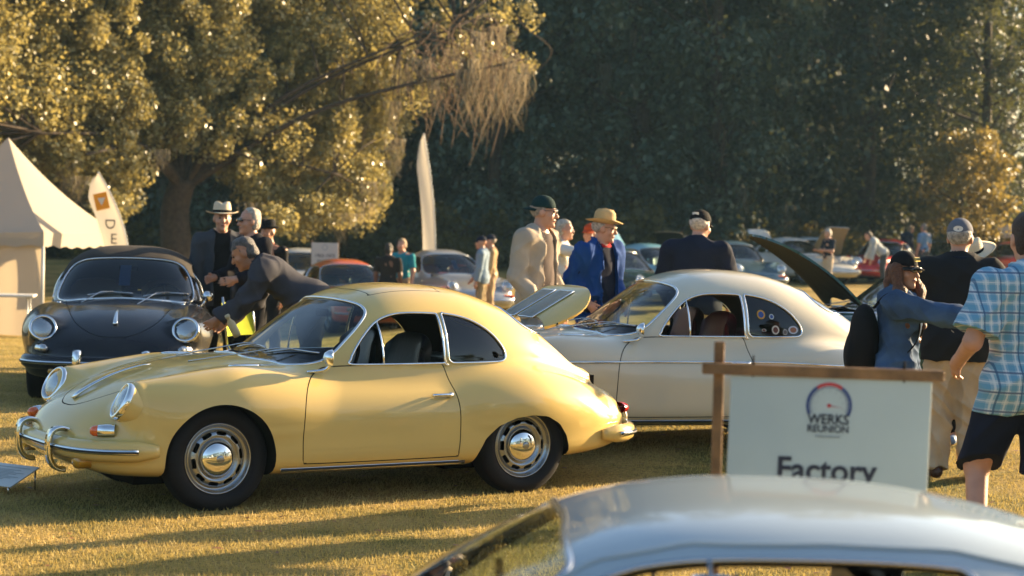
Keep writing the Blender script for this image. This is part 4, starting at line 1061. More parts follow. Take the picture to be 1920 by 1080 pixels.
FARC = [  # label, paint, s/px anchor, d, theta, options
    ('orange red coupe with its lower half hidden by the cream yellow roof', (.50, .085, .02), (1.75, 662, 37.0), 112, ()),
    ('silver coupe facing the camera in the middle distance, two men standing at its nose', (.36, .38, .39), (.285, 898, 38.0), 112, ('silv', ('seat', (.25, .03, .02)))),
    ('dark teal coupe behind the man in the blue windbreaker', (.008, .045, .05), (2.2, 1152, 43.0), 118, ()),
    ('light blue coupe with its rear lid raised, left of the navy sweater', (.16, .36, .45), (1.9, 1240, 46.0), 128, ('lid_open', ('lidang', 75))),
    ('tan coupe with its hood raised behind the light blue coupe', (.30, .21, .10), (1.4, 1262, 56.0), 76, ('hood_open', ('hoodang', 38))),
    ('slate blue coupe facing the camera behind the ivory roof', (.07, .13, .17), (.285, 1422, 49.0), 103, ()),
    ('white coupe with its rear lid raised, behind the slate blue coupe', (.50, .50, .46), (1.9, 1500, 57.0), 122, ('lid_open', ('lidang', 70))),
    ('pale grey coupe whose open hood shows a tan inside', (.33, .36, .34), (.285, 1572, 57.5), 104, ('hood_open', ('hoodang', 50), 'tanhood')),
    ('bright red coupe beside the stooping man in pale grey', (.40, .012, .012), (2.0, 1652, 59.0), 62, ()),
    ('dark green car at the edge of the wood', (.006, .035, .035), (2.0, 1768, 63.0), 95, ()),
    ('red coupe at the right edge under the far sign', (.36, .012, .010), (.9, 1893, 61.0), 72, ()),
    ('white coupe at the left behind the bent man', (.50, .46, .42), (2.0, 566, 42.0), 100, ()),
]
if has('far'):
    for lab, c, (s_, px, d), th, o in FARC:
        o = list(o) + ['far', 'darktrim', ('wheel', 'fuchs')]
        if 'tanhood' in o: o.append(('hoodin', mat('tan_lining', (.42, .31, .16), .7)))
        make_car(lab.split(' coupe')[0].split(' car')[0].replace(' ', '_') + '_car', lab, 'coupe', paint('paint_' + lab[:12], c, .3, .5 if 'silv' in o else 0), car_at('coupe', px, d, s_, 0, R(th)), R(th), .42, opt=tuple(o))
# ---------------- people: implicit figures meshed with surface nets ----------------
class Field:
    def __init__(s, lo, hi, res):
        s.o = np.array(lo, float) - 2 * res; s.r = res
        s.n = np.ceil((np.array(hi, float) + 2 * res - s.o) / res).astype(int) + 1
        s.v = np.full(s.n, 1.0, np.float32)
    def sub(s, lo, hi, m):
        a = np.clip(np.floor((np.array(lo) - m - s.o) / s.r).astype(int), 0, s.n - 1); b = np.clip(np.ceil((np.array(hi) + m - s.o) / s.r).astype(int) + 1, 1, s.n)
        if (b - a < 1).any(): return None
        ax = [(s.o[i] + np.arange(a[i], b[i]) * s.r) for i in range(3)]
        X, Y, Z = np.meshgrid(*ax, indexing='ij', sparse=True)
        return (slice(a[0], b[0]), slice(a[1], b[1]), slice(a[2], b[2])), X, Y, Z
    def put(s, sl, d, k):
        o = s.v[sl]
        s.v[sl] = np.minimum(o, d) if k <= 0 else smin(o, d, k)
    def rc(s, a, b, ra, rb, k=.03, inf=0.0, m=.09):
        a, b = np.array(a, float), np.array(b, float); R_ = max(ra, rb) + inf
        q = s.sub(np.minimum(a, b) - R_, np.maximum(a, b) + R_, m)
        if q is None: return
        sl, X, Y, Z = q; ba = b - a
        t = np.clip(((X - a[0]) * ba[0] + (Y - a[1]) * ba[1] + (Z - a[2]) * ba[2]) / (ba @ ba + 1e-9), 0, 1)
        d = np.sqrt((X - a[0] - ba[0] * t) ** 2 + (Y - a[1] - ba[1] * t) ** 2 + (Z - a[2] - ba[2] * t) ** 2) - (ra + (rb - ra) * t) - inf
        s.put(sl, d, k)
    def el(s, c, r, rot=None, k=.03, inf=0.0, m=.09, neg=False):
        c = np.array(c, float); r = np.array(r, float) + inf; R_ = r.max()
        q = s.sub(c - R_, c + R_, m)
        if q is None: return
        sl, X, Y, Z = q; P = [X - c[0], Y - c[1], Z - c[2]]
        if rot is not None: P = [rot[0, j] * P[0] + rot[1, j] * P[1] + rot[2, j] * P[2] for j in range(3)]
        k0 = np.sqrt((P[0] / r[0]) ** 2 + (P[1] / r[1]) ** 2 + (P[2] / r[2]) ** 2)
        k1 = np.sqrt((P[0] / r[0] ** 2) ** 2 + (P[1] / r[1] ** 2) ** 2 + (P[2] / r[2] ** 2) ** 2) + 1e-6
        d = k0 * (k0 - 1) / k1
        if neg: s.v[sl] = -smin(-s.v[sl], d, .008)
        else: s.put(sl, d, k)
    def cut(s, f):
        ax = [(s.o[i] + np.arange(s.n[i]) * s.r) for i in range(3)]
        X, Y, Z = np.meshgrid(*ax, indexing='ij', sparse=True)
        s.v = np.maximum(s.v, f(X, Y, Z).astype(np.float32) if not np.isscalar(f) else f)
    def mesh(s):
        v = s.v; ins = v < 0; n = v.shape
        c = np.zeros((n[0] - 1, n[1] - 1, n[2] - 1), np.int8)
        for i in (0, 1):
            for j in (0, 1):
                for k in (0, 1): c += ins[i:n[0] - 1 + i, j:n[1] - 1 + j, k:n[2] - 1 + k]
        idx = np.argwhere((c > 0) & (c < 8)); ids = np.full(c.shape, -1, int); ids[tuple(idx.T)] = np.arange(len(idx))
        acc = np.zeros((len(idx), 3)); cnt = np.zeros(len(idx))
        for a in range(3):
            for p in (0, 1):
                for q in (0, 1):
                    o0 = np.zeros(3, int); b1, b2 = (a + 1) % 3, (a + 2) % 3; o0[b1] = p; o0[b2] = q; o1 = o0.copy(); o1[a] = 1
                    v0 = v[tuple((idx + o0).T)]; v1 = v[tuple((idx + o1).T)]; cr = (v0 < 0) != (v1 < 0)
                    t = np.where(cr, v0 / np.where(cr, v0 - v1, 1), 0)
                    pos = o0 + (o1 - o0) * t[:, None]; acc += pos * cr[:, None]; cnt += cr
        V = s.o + (idx + acc / np.maximum(cnt, 1)[:, None]) * s.r; F = []
        for a in range(3):
            b1, b2 = (a + 1) % 3, (a + 2) % 3
            sl0 = [slice(None)] * 3; sl1 = [slice(None)] * 3; sl0[a] = slice(0, -1); sl1[a] = slice(1, None)
            e = ins[tuple(sl0)] != ins[tuple(sl1)]; p = np.argwhere(e)
            p = p[(p[:, b1] > 0) & (p[:, b2] > 0) & (p[:, b1] < n[b1] - 1) & (p[:, b2] < n[b2] - 1)]
            first = ins[tuple(p.T)]
            def cell(d1, d2):
                q = p.copy(); q[:, b1] -= d1; q[:, b2] -= d2; return ids[tuple(q.T)]
            Q = np.stack([cell(1, 1), cell(0, 1), cell(0, 0), cell(1, 0)], 1)
            F.append(np.where(first[:, None], Q, Q[:, ::-1]))
        F = np.concatenate(F); return V, F[(F >= 0).all(1)]
def unit(v): v = np.array(v, float); return v / np.linalg.norm(v)
def folds(V, F, amp, seed):
    r = np.random.default_rng(seed); e1 = V[F[:, 2]] - V[F[:, 0]]; e2 = V[F[:, 3]] - V[F[:, 1]]; fn = np.cross(e1, e2)
    N = np.zeros_like(V)
    for k in range(4): np.add.at(N, F[:, k], fn)
    N /= np.linalg.norm(N, axis=1)[:, None] + 1e-12
    d = np.zeros(len(V))
    for k in range(5):
        a = r.normal(size=3); a /= np.linalg.norm(a); b = r.normal(size=3) * 7; f = 26 + 34 * r.random()
        d += (1.1 - 2.2 * np.abs(np.sin(.5 * (V @ (a * f * np.array([1, 1, .9])) + 2.2 * np.sin(V @ b + k)))) ** .8) * (.5 + .5 * np.sin(V @ r.normal(size=3) * 5))
    return V + N * (amp * d * .95)[:, None]
SKIN = {}
def skin(k):
    c = {'fair': (.50, .26, .17), 'tan': (.38, .18, .10), 'brown': (.16, .075, .045)}[k]
    return mat('skin_' + k, c, .48, var=.10, vscale=14, bump=.05, bscale=120)
def cloth(name, col, rough=.85, var=.12): return mat('cloth_' + name, col, rough, var=var, vscale=6, bump=.22, bscale=260, spec=.12)
def lean_rot(a): return rotm('X', -a)
def person(label, loc, heading, H=1.75, res=.012, lean=0.0, side=0.0, head=(0, 0), arms=None, legs=None, skin_k='fair', build=1.0, belly=0.0, top=None, jacket=None, trousers=None, shorts=None, shoes=(.03, .025, .02), hair=None, hat=None, glasses=None, group='visitors at the car show', female=False, seed=1, skirt=None):
    s = H / 1.75; rp = res
    R_t = rotm('Y', side) @ lean_rot(lean); pel = np.array((0, 0, .93))
    tf = lambda p: pel + R_t @ np.array(p, float)
    sh_w = (.175 if female else .195) * (0.5 + .5 * build)
    neck0, neck1 = tf((0, -.012, .50)), tf((0, .012, .575))
    R_h = rotm('Z', head[0]) @ lean_rot(lean * .55 + head[1])
    hc = neck1 + R_h @ np.array((0, .018, .105))
    hf = lambda p: hc + R_h @ np.array(p, float)
    arms = arms or {}
    J = {}
    for sd, x in (('R', 1), ('L', -1)):
        shd = tf((x * sh_w, -.012, .455)); u, f = arms.get(sd, ((x * .16, .03, -1), (x * .04, .22, -1)))
        el = shd + unit(u) * .285; wr = el + unit(f) * .255
        J[sd] = (shd, el, wr, unit(f), x)
    legs = legs or {}
    K = {}
    for sd, x in (('R', 1), ('L', -1)):
        hip = np.array((x * .092, 0, .90)); kn, an = legs.get(sd, ((x * .105, .02, .49), (x * .115, -.03, .085)))
        K[sd] = (hip, np.array(kn), np.array(an), x)
    lo = np.array((-.45, -.45, -.01)); hi = np.array((.45, .45, 1.45))
    pts = [hc + .16, hc - .16, neck0, pel - .22, pel + .22]
    for q in J.values(): pts += [q[0] - .13, q[0] + .13, q[1] - .11, q[1] + .11, q[2] + q[3] * .22 - .06, q[2] + q[3] * .22 + .06]
    for q in K.values(): pts += [q[1] - .13, q[1] + .13, q[2] - (.12, .12, .085), q[2] + (.12, .24, .1)]
    lo, hi = np.min(pts, 0), np.max(pts, 0)
    b = build
    def torso(F, inf, bel=0.0):
        F.el(tf((0, .0, .37)), (.165 * b, .105 * b, .19), R_t, .05, inf); F.el(tf((0, .012 + belly * .5, .16)), (.148 * b + belly * .6, .105 * b + belly, .17), R_t, .06, inf)
        F.el(tf((0, -.012, .02)), (.165 * b * (1.04 if female else 1), .118 * b, .135), None, .06, inf)
        for sd in 'RL': F.rc(tf((0, -.01, .45)), J[sd][0], .075, .062, .05, inf)
        F.rc(neck0 - R_t[:, 2] * .05, neck0, .085, .062, .06, inf)
        if female:
            for x in (-1, 1): F.el(tf((x * .075, .085, .33)), (.065, .055, .065), R_t, .04, inf)
    def arm(F, sd, inf, frac=1.0, cuff=0.0):
        a, e, w_, d, x = J[sd]
        if frac <= .5:
            F.rc(a, a + (e - a) * frac * 2, .058 * b, .052 * b + cuff, .03, inf)
        else:
            F.rc(a, e, .056 * b, .043 * b, .03, inf); F.rc(e, e + (w_ - e) * (frac - .5) * 2, .043 * b, .030 + cuff, .02, inf)
    def leg(F, sd, inf, frac=1.0, wide=0.0):
        h, k_, a, x = K[sd]
        if frac < .5: F.rc(h, h + (k_ - h) * frac * 2, .088 * b, .07 * b + wide, .04, inf)
        else:
            F.rc(h, k_, .088 * b, .058 * b + wide * .5, .04, inf); F.rc(k_, k_ + (a - k_) * (frac - .5) * 2, .056 * b + wide * .5, .042 + wide, .03, inf)
    # ---- body (skin), one continuous surface
    Fb = Field(lo, hi, res)
    torso(Fb, 0)
    for sd in 'RL': arm(Fb, sd, 0); leg(Fb, sd, 0)
    Fb.rc(neck0 - R_t[:, 2] * .02, neck1 + R_h @ np.array((0, .0, .02)), .058 * (.86 if female else 1), .052 * (.86 if female else 1), .03)
    hs = .95 if female else 1.0
    he = lambda c, r, k=.02, neg=False: Fb.el(hf(np.array(c) * hs), np.array(r) * hs, R_h, k, neg=neg)
    he((0, -.012, .03), (.075, .095, .095)); he((0, .022, -.03), (.062, .074, .092)); he((0, .04, -.088), (.043, .048, .036))
    he((0, .083, -.108), (.02, .016, .018), .02)
    Fb.rc(hf((0, .088, .012)), hf((0, .112, -.032)), .009, .0145, .012); Fb.rc(hf((-.034, .080, .026)), hf((.034, .080, .026)), .012, .012, .015)
    he((0, .094, -.066), (.023, .010, .010), .008)
    for x in (-1, 1):
        he((x * .031, .100, .008), (.017, .014, .012), neg=True)
        he((x * .045, .062, -.03), (.022, .022, .024), .02); he((x * .076, -.004, -.008), (.011, .024, .033), .008)
    for sd in 'RL':
        a, e, w_, d, x = J[sd]
        n = unit(np.cross(d, (0, 1, .2)) * x) if abs(d[1]) < .9 else np.array((0, 0, -1.0))
        n = arms.get(sd + 'n', -n if False else np.array((-x, 0, 0)) - d * (np.array((-x, 0, 0)) @ d)); n = unit(n)
        t = unit(np.cross(d, n)); curl = arms.get(sd + 'c', .5); pt = arms.get(sd + 'p', False)
        Fb.rc(w_ - d * .02, w_ + d * .035, .029, .030, .02)
        for o in (-.022, .0, .022): Fb.rc(w_ + d * .03 + t * o * .7, w_ + d * .085 + t * o * 1.2, .016, .0135, .015)
        if res < .0145:
            for i, o in enumerate((-.033, -.011, .011, .032)):
                Ls = (.030, .036, .039, .034)[i]; p = w_ + d * (.088 - abs(o) * .12) + t * o; dd = d.copy()
                cu = 0.08 if (pt and (i == 3)) else curl
                for j, L_ in enumerate((Ls, Ls * .72, Ls * .6)):
                    ang = cu * (.5 + .45 * j); dd2 = unit(d * math.cos(ang * 1.2) + n * math.sin(ang * 1.2)) if j == 0 else unit(dd + n * cu * .75)
                    Fb.rc(p, p + dd2 * L_, .0098 - .0008 * j, .009 - .0008 * j, .003); p = p + dd2 * L_; dd = dd2
            p = w_ + d * .028 + t * .030; dd = unit(t * .75 + d * .7 + n * .25)
            Fb.rc(w_ + d * .015 + t * .012, p + dd * .02, .017, .0125, .012); p = p + dd * .02; dd = unit(d + t * .25 + n * .35); Fb.rc(p, p + dd * .03, .0115, .0105, .004); Fb.rc(p + dd * .03, p + unit(dd + n * .3) * .055, .0105, .009, .004)
        else: Fb.rc(w_ + d * .08, w_ + unit(d + n * .5) * .15, .034, .022, .02)
        h, k_, an, x = K[sd]
        Fb.rc(an, an + (x * .03, .13, -.055), .04, .03, .03)
    V, F = Fb.mesh()
    root = obj('person', V * s, F, skin(skin_k)); root.location = loc; root.rotation_euler = (0, 0, heading)
    tag(root, label, 'person', group)
    def part(nm, Fd, m, fold=.0, parent=root):
        V, F = Fd.mesh()
        if len(V) == 0: return None
        if fold: V = folds(V, F, fold, seed + len(nm))
        return obj(nm, V * s, F, m, parent)
    nz = R_t[:, 2]
    def neck_cut(F, r, dz=.0, vee=0.0):
        c = neck1 + R_t @ np.array((0, .02, dz))
        F.cut(lambda X, Y, Z: r - np.sqrt((X - c[0]) ** 2 + ((Y - c[1]) * .9) ** 2 + ((Z - c[2]) * (.75 if not vee else vee)) ** 2))
    def hem(F, z): 
        c = tf((0, 0, z)); F.cut(lambda X, Y, Z: (c[0] - X) * nz[0] + (c[1] - Y) * nz[1] + (c[2] - Z) * nz[2] + .0 * X)
    def garment(nm, g, base):
        Fg = Field(lo - .03, hi + .03, res); inf = base + g.get('inf', 0)
        torso(Fg, inf)
        if g.get('hem', -.05) < -.08:
            for sd in 'RL': Fg.rc(K[sd][0], K[sd][0] + (K[sd][1] - K[sd][0]) * .5, .088 * b, .075 * b, .07, inf + .012)
        sl = g.get('sleeve', 1.0)
        if sl > 0:
            for sd in 'RL': arm(Fg, sd, inf + .004, sl, g.get('cuff', .008))
        hem(Fg, g.get('hem', -.05)); neck_cut(Fg, g.get('neck', .085), g.get('neckz', .03))
        if sl < 1:
            for sd in 'RL':
                a, e, w_, d, x = J[sd]; p, dd = (a + (e - a) * sl * 2, unit(e - a)) if sl <= .5 else (e + (w_ - e) * (sl - .5) * 2, unit(w_ - e))
                Fg.cut(lambda X, Y, Z: np.where((np.sqrt((X - p[0]) ** 2 + (Y - p[1]) ** 2 + (Z - p[2]) ** 2) < .16) & (x * (X - x * (sh_w - .03)) > 0), (X - p[0]) * dd[0] + (Y - p[1]) * dd[1] + (Z - p[2]) * dd[2], -1.0))
        else:
            for sd in 'RL':
                a, e, w_, d, x = J[sd]; p = w_ - d * .005
                Fg.cut(lambda X, Y, Z: np.where(np.sqrt((X - p[0]) ** 2 + (Y - p[1]) ** 2 + (Z - p[2]) ** 2) < .11, (X - p[0]) * d[0] + (Y - p[1]) * d[1] + (Z - p[2]) * d[2], -1.0))
        if 'open' in g:
            w0 = g['open']; ox = g.get('ox', 0)
            Ri = R_t.T
            def f(X, Y, Z):
                lx = Ri[0, 0] * (X - pel[0]) + Ri[0, 1] * (Y - pel[1]) + Ri[0, 2] * (Z - pel[2]); ly = Ri[1, 0] * (X - pel[0]) + Ri[1, 1] * (Y - pel[1]) + Ri[1, 2] * (Z - pel[2]); lz = Ri[2, 0] * (X - pel[0]) + Ri[2, 1] * (Y - pel[1]) + Ri[2, 2] * (Z - pel[2])
                return np.minimum(w0 * np.clip(1.15 - .6 * np.abs(lz - .1), .4, 1.3) - np.abs(lx - ox), ly - .02)
            Fg.cut(f)
        o = part(nm, Fg, g['m'], g.get('fold', .004))
        if g.get('pockets'):
            for x in (-1, 1):
                for zc, hh, dy in ((.40, .045, .006), (.335, .12, .0)):
                    v, f = box_vf((0, 0, 0), (.115, .014, hh), rotm('Z', -x * R(22)), .004); pv_ = np.array([tf((x * .098, .150 + dy, zc) + q) for q in v]); obj('pocket', pv_ * s, f, g['m'], o)
        if g.get('collar'):
            Fc = Field(neck0 - .16, neck1 + .16, min(res, .01)); 
            c0 = neck0 + R_t @ np.array((0, .005, .0)); c1 = neck0 + R_t @ np.array((0, -.01, .062))
            Fc.rc(c0, c1, .086, .090 if g['collar'] == 'high' else .074, .01)
            Fc.cut(lambda X, Y, Z: np.maximum((X - c1[0]) * nz[0] + (Y - c1[1]) * nz[1] + (Z - c1[2]) * nz[2], -((X - c0[0]) * nz[0] + (Y - c0[1]) * nz[1] + (Z - c0[2]) * nz[2]) - .05))
            ax = R_t
            ci = c1 + nz * .05
            d2 = lambda X, Y, Z: np.sqrt(np.maximum(0, (X - c0[0]) ** 2 + (Y - c0[1]) ** 2 + (Z - c0[2]) ** 2 - ((X - c0[0]) * nz[0] + (Y - c0[1]) * nz[1] + (Z - c0[2]) * nz[2]) ** 2))
            fw = R_t[:, 1]
            Fc.cut(lambda X, Y, Z: np.maximum((.070 if g['collar'] == 'high' else .060) - d2(X, Y, Z), ((X - c0[0]) * fw[0] + (Y - c0[1]) * fw[1] + (Z - c0[2]) * fw[2]) - .055))
            part('collar', Fc, g.get('cm', g['m']), 0, o)
        return o
    tops = None
    if trousers or shorts:
        g = trousers or shorts; Fg = Field(lo - .03, hi + .03, res); inf = .012 + g.get('inf', 0)
        Fg.el((0, -.012, .95), (.165 * b * (1.04 if female else 1) + belly * .3, .118 * b + belly * .4, .135), None, .05, inf)
        fr = 1.0 if trousers else g.get('len', .47)
        for sd in 'RL': leg(Fg, sd, inf, fr, g.get('wide', .018))
        zt = g.get('waist', 1.045); Fg.cut(lambda X, Y, Z: Z - zt + 0 * X)
        for sd in 'RL':
            h, k_, a, x = K[sd]
            p, dd = (a + (0, 0, -.0), unit(a - k_)) if fr >= 1 else ((h + (k_ - h) * fr * 2, unit(k_ - h)) if fr < .5 else (k_ + (a - k_) * (fr - .5) * 2, unit(a - k_)))
            Fg.cut(lambda X, Y, Z: np.where(np.sqrt((X - p[0]) ** 2 + (Y - p[1]) ** 2 + (Z - p[2]) ** 2) < .16, ((X - p[0]) * dd[0] + (Y - p[1]) * dd[1] + (Z - p[2]) * dd[2]) - (.015 if fr >= 1 else 0), -1.0))
        part('trousers' if trousers else 'shorts', Fg, g['m'], g.get('fold', .005))
    if top: garment('shirt' if jacket or top.get('n') is None else top['n'], top, .008)
    if jacket: garment(jacket.get('n', 'jacket'), jacket, .024)
    for sd in 'RL':
        h, k_, a, x = K[sd]; Fs = Field(a - (.14, .14, .12), a + (.16, .28, .12), max(res, .009) if res > .009 else .008)
        base = a - (0, 0, .03)
        Fs.rc(base + (0, -.035, 0), base + (x * .028, .145, -.008), .044, .036, .02); Fs.rc(base + (0, -.01, .02), base + (0, 0, .05), .045, .045, .02)
        zf = a[2] - .085 if a[2] < .2 else a[2] - .085
        Fs.cut(lambda X, Y, Z: zf + .003 - Z + 0 * X); Fs.cut(lambda X, Y, Z: Z - zf - .115 + 0 * X)
        part('shoe', Fs, mat('shoe_%.2f_%.2f_%.2f' % shoes, shoes, .5))
    # ---- head gear
    hr = min(res, .010)
    if hair:
        Fh = Field(hc - (.19, .19, .48 if hair.get('long') else .19), hc + (.19, .19, .19), hr)
        Fh.el(hf((0, -.018, .038)), np.array((.085, .103, .100)) * hs, R_h, .02); 
        if hair.get('back', 1): Fh.el(hf((0, -.045, -.02)), np.array((.078, .075, .078)) * hs, R_h, .02)
        if hair.get('long'):
            for x in (-1, 1):
                Fh.rc(hf((x * .064, -.005, .0)), hf((x * .092, .045, -.15)), .045, .055, .03); Fh.rc(hf((x * .092, .045, -.15)), hf((x * .088, .125, -.36)), .055, .028, .03)
            Fh.rc(hf((0, -.06, -.02)), hf((0, -.085, -.26)), .075, .07, .03)
        zl = hair.get('line', .052)
        Ri = R_h.T; c = hc
        def face(X, Y, Z):
            lx = Ri[0, 0] * (X - c[0]) + Ri[0, 1] * (Y - c[1]) + Ri[0, 2] * (Z - c[2]); ly = Ri[1, 0] * (X - c[0]) + Ri[1, 1] * (Y - c[1]) + Ri[1, 2] * (Z - c[2]); lz = Ri[2, 0] * (X - c[0]) + Ri[2, 1] * (Y - c[1]) + Ri[2, 2] * (Z - c[2])
            a = np.minimum(ly - .022 + .45 * np.abs(lz) * (lz < 0), zl - lz + .05 * 0)
            if hair.get('long'): a = np.minimum(np.minimum(ly - .03, zl - lz), .068 - np.abs(lx))
            else: a = np.maximum(a, hair.get('low', -.09) - lz)
            return a
        Fh.cut(face)
        if hat: u_ = R_h[:, 2]; p_ = hf((0, 0, .048)); Fh.cut(lambda X, Y, Z: (X - p_[0]) * u_[0] + (Y - p_[1]) * u_[1] + (Z - p_[2]) * u_[2])
        part('hair', Fh, mat('hair_%.2f_%.2f' % (hair['c'][0], hair['c'][2]), hair['c'], .55, var=.45, vscale=40, bump=.9, bscale=110), .0045)
    if hat:
        kind = hat['k']; hm = hat['m']
        def place(V): return (hc + np.asarray(V) @ R_h.T) * s
        if kind == 'cap':
            Fh = Field(hc - .2, hc + .2, hr)
            Fh.el(hf((0, -.008, .040)), np.array((.087, .106, .098)) * hs, R_h, .02)
            u = R_h[:, 2]; p = hf((0, 0, .032))
            Fh.cut(lambda X, Y, Z: (p[0] - X) * u[0] + (p[1] - Y) * u[1] + (p[2] - Z) * u[2])
            co = part('cap', Fh, hm, .0015)
            dr = -1 if hat.get('back') else 1
            th = np.linspace(-1.1, 1.1, 15); V = []; F = []
            for j, q in enumerate((0, .35, .7, 1.0)):
                for t in th:
                    r0 = np.array((math.sin(t) * .084, math.cos(t) * .092)); r1 = np.array((math.sin(t) * .086, math.cos(t) * .08 + .085 * max(0, math.cos(t * 1.2))))
                    xy = r0 + (r1 - r0) * q; z = .040 - .02 * q - .18 * xy[0] ** 2 / .09
                    V.append((xy[0], dr * (xy[1]) - .004, z))
            n = len(th); m_ = len(V); V += [(x, y, z - .006) for x, y, z in V]
            for j in range(3):
                for i in range(n - 1):
                    q = (j * n + i, j * n + i + 1, (j + 1) * n + i + 1, (j + 1) * n + i); F += [q, tuple(m_ + k for k in q[::-1])]
            for i in range(n - 1): F.append((3 * n + i, 3 * n + i + 1, m_ + 3 * n + i + 1, m_ + 3 * n + i))
            obj('visor', place(np.array(V) * hs), F, hat.get('vm', hm), co)
            if hat.get('patch'):
                v, f = box_vf((0, .098 * dr if not hat.get('mesh') else -.10, .082), (.06, .012, .03), rotm('X', R(25) * dr), .004); obj('cap_badge', place(v), f, hat['patch'], co)
            if hat.get('hole'):
                v, f = lathe([(.032, 0), (.001, .004)], 16, 'y'); v = v * (1, 1, .62) @ rotm('X', R(-8)).T + (0, -.112, .062); obj('strap_opening', place(v * (1, 1, 1)), f, skin(skin_k) if not hat.get('holem') else hat['holem'], co)
        else:
            br = hat.get('brim', .155); cw = hat.get('crown', .115); up = hat.get('up', .02); z0 = .055
            n = 40; prof = [(.070, -.01), (.088, -.004), (br * .8, -.004), (br, .004), (br + .002, .007), (br * .8, .002), (.090, .006), (.088, .03), (.082, cw * .7), (.070, cw * .95), (.045, cw * 1.0), (.02, cw * .93), (.001, cw * .92)]
            V, F = lathe(prof, n, 'z'); r_ = np.hypot(V[:, 0], V[:, 1]); V[:, 1] *= 1.14; V[:, 1] -= .006
            out_ = np.clip((r_ - .09) / (br - .09), 0, 1.2); a = np.arctan2(V[:, 1], V[:, 0])
            V[:, 2] += out_ ** 1.5 * (up * np.cos(a) ** 2 - hat.get('droop', .012) * np.sin(a) ** 2)
            top_ = V[:, 2] > cw * .75; V[top_, 2] -= (.022 * np.exp(-(V[top_, 0] / .03) ** 2))
            V[:, 2] += z0
            if 'tilt' in hat: V = (V - (0, 0, .06)) @ rotm('X', hat['tilt']).T + (0, 0, .06)
            ho = obj('hat', place(V), F, hm, root)
            bv, bf = lathe([(.0905, .004), (.0915, .006), (.0895, .030), (.0875, .031)], n, 'z'); bv[:, 1] *= 1.14; bv[:, 1] -= .006; bv[:, 2] += z0
            if 'tilt' in hat: bv = (bv - (0, 0, .06)) @ rotm('X', hat['tilt']).T + (0, 0, .06)
            obj('hat_band', place(bv), bf, hat.get('band', hm), ho)
    if glasses:
        m2 = MB()
        for x in (-1, 1):
            v, f = lathe([(.001, -.003), (.02, -.002), (.024, 0), (.02, .003), (.001, .003)], 14, 'y'); v = v * (1.05, 1, .78) @ rotm('Z', -x * R(10)).T + (x * .033, .108, .010); m2.add(hc * s + (v * s) @ R_h.T, f)
            m2.add(*tube((hc + np.array([(x * .057, .10, .014), (x * .074, .06, .014), (x * .079, -.005, .01)]) @ R_h.T) * s, .0028 * s, 5))
        m2.add(*tube((hc + np.array([(-.012, .113, .014), (.012, .113, .014)]) @ R_h.T) * s, .003 * s, 5))
        m2.build('glasses', glasses, root)
    if res < .014:
        for x in (-1, 1):
            v, f = lathe([(.001, -.0115), (.006, -.010), (.010, -.006), (.0118, 0), (.010, .006), (.006, .010), (.001, .0115)], 12, 'y'); obj('eye', (hf((x * .031, .0815, .008)) + v @ R_h.T) * s, f, mat('eye', (.06, .04, .035), .2), root)
    if res < .013:
        for x in (-1, 1):
            P = np.array([(x * .012, .098, .026), (x * .028, .098, .031), (x * .046, .086, .026)]) * hs; V, F = tube((hc + P @ R_h.T) * s, .0042 * s, 5, scale=[1, 1.1, .6]); obj('eyebrow', V, F, mat('brow_%.2f' % (hair['c'][0] if hair else .1), tuple(.6 * c for c in (hair['c'] if hair else (.1, .07, .05))), .8), root)
        P = np.array([(-.024, .090, -.064), (-.010, .1005, -.063), (.010, .1005, -.063), (.024, .090, -.064)]) * hs; V, F = tube((hc + P @ R_h.T) * s, .0055 * s, 6, scale=[.5, 1, 1, .5]); obj('mouth', V, F, mat('lips', (.22, .07, .06), .5), root)
    root['_hc'] = [float(v) for v in hc * s]
    return root
C_ = cloth
JEANS = C_('faded_jeans', (.17, .20, .24)); KHAKI = C_('khaki', (.36, .26, .15)); NAVY = C_('navy', (.012, .016, .032)); BLK = C_('black', (.010, .010, .012)); GREY = C_('slate_grey', (.055, .060, .070))
SUNG = mat('sunglass', (.01, .008, .008), .12, coat=1.0)
STRAW = mat('straw', (.56, .38, .16), .8, bump=.5, bscale=160, var=.15); PALE = mat('pale_straw', (.62, .52, .36), .8, bump=.4, bscale=160)
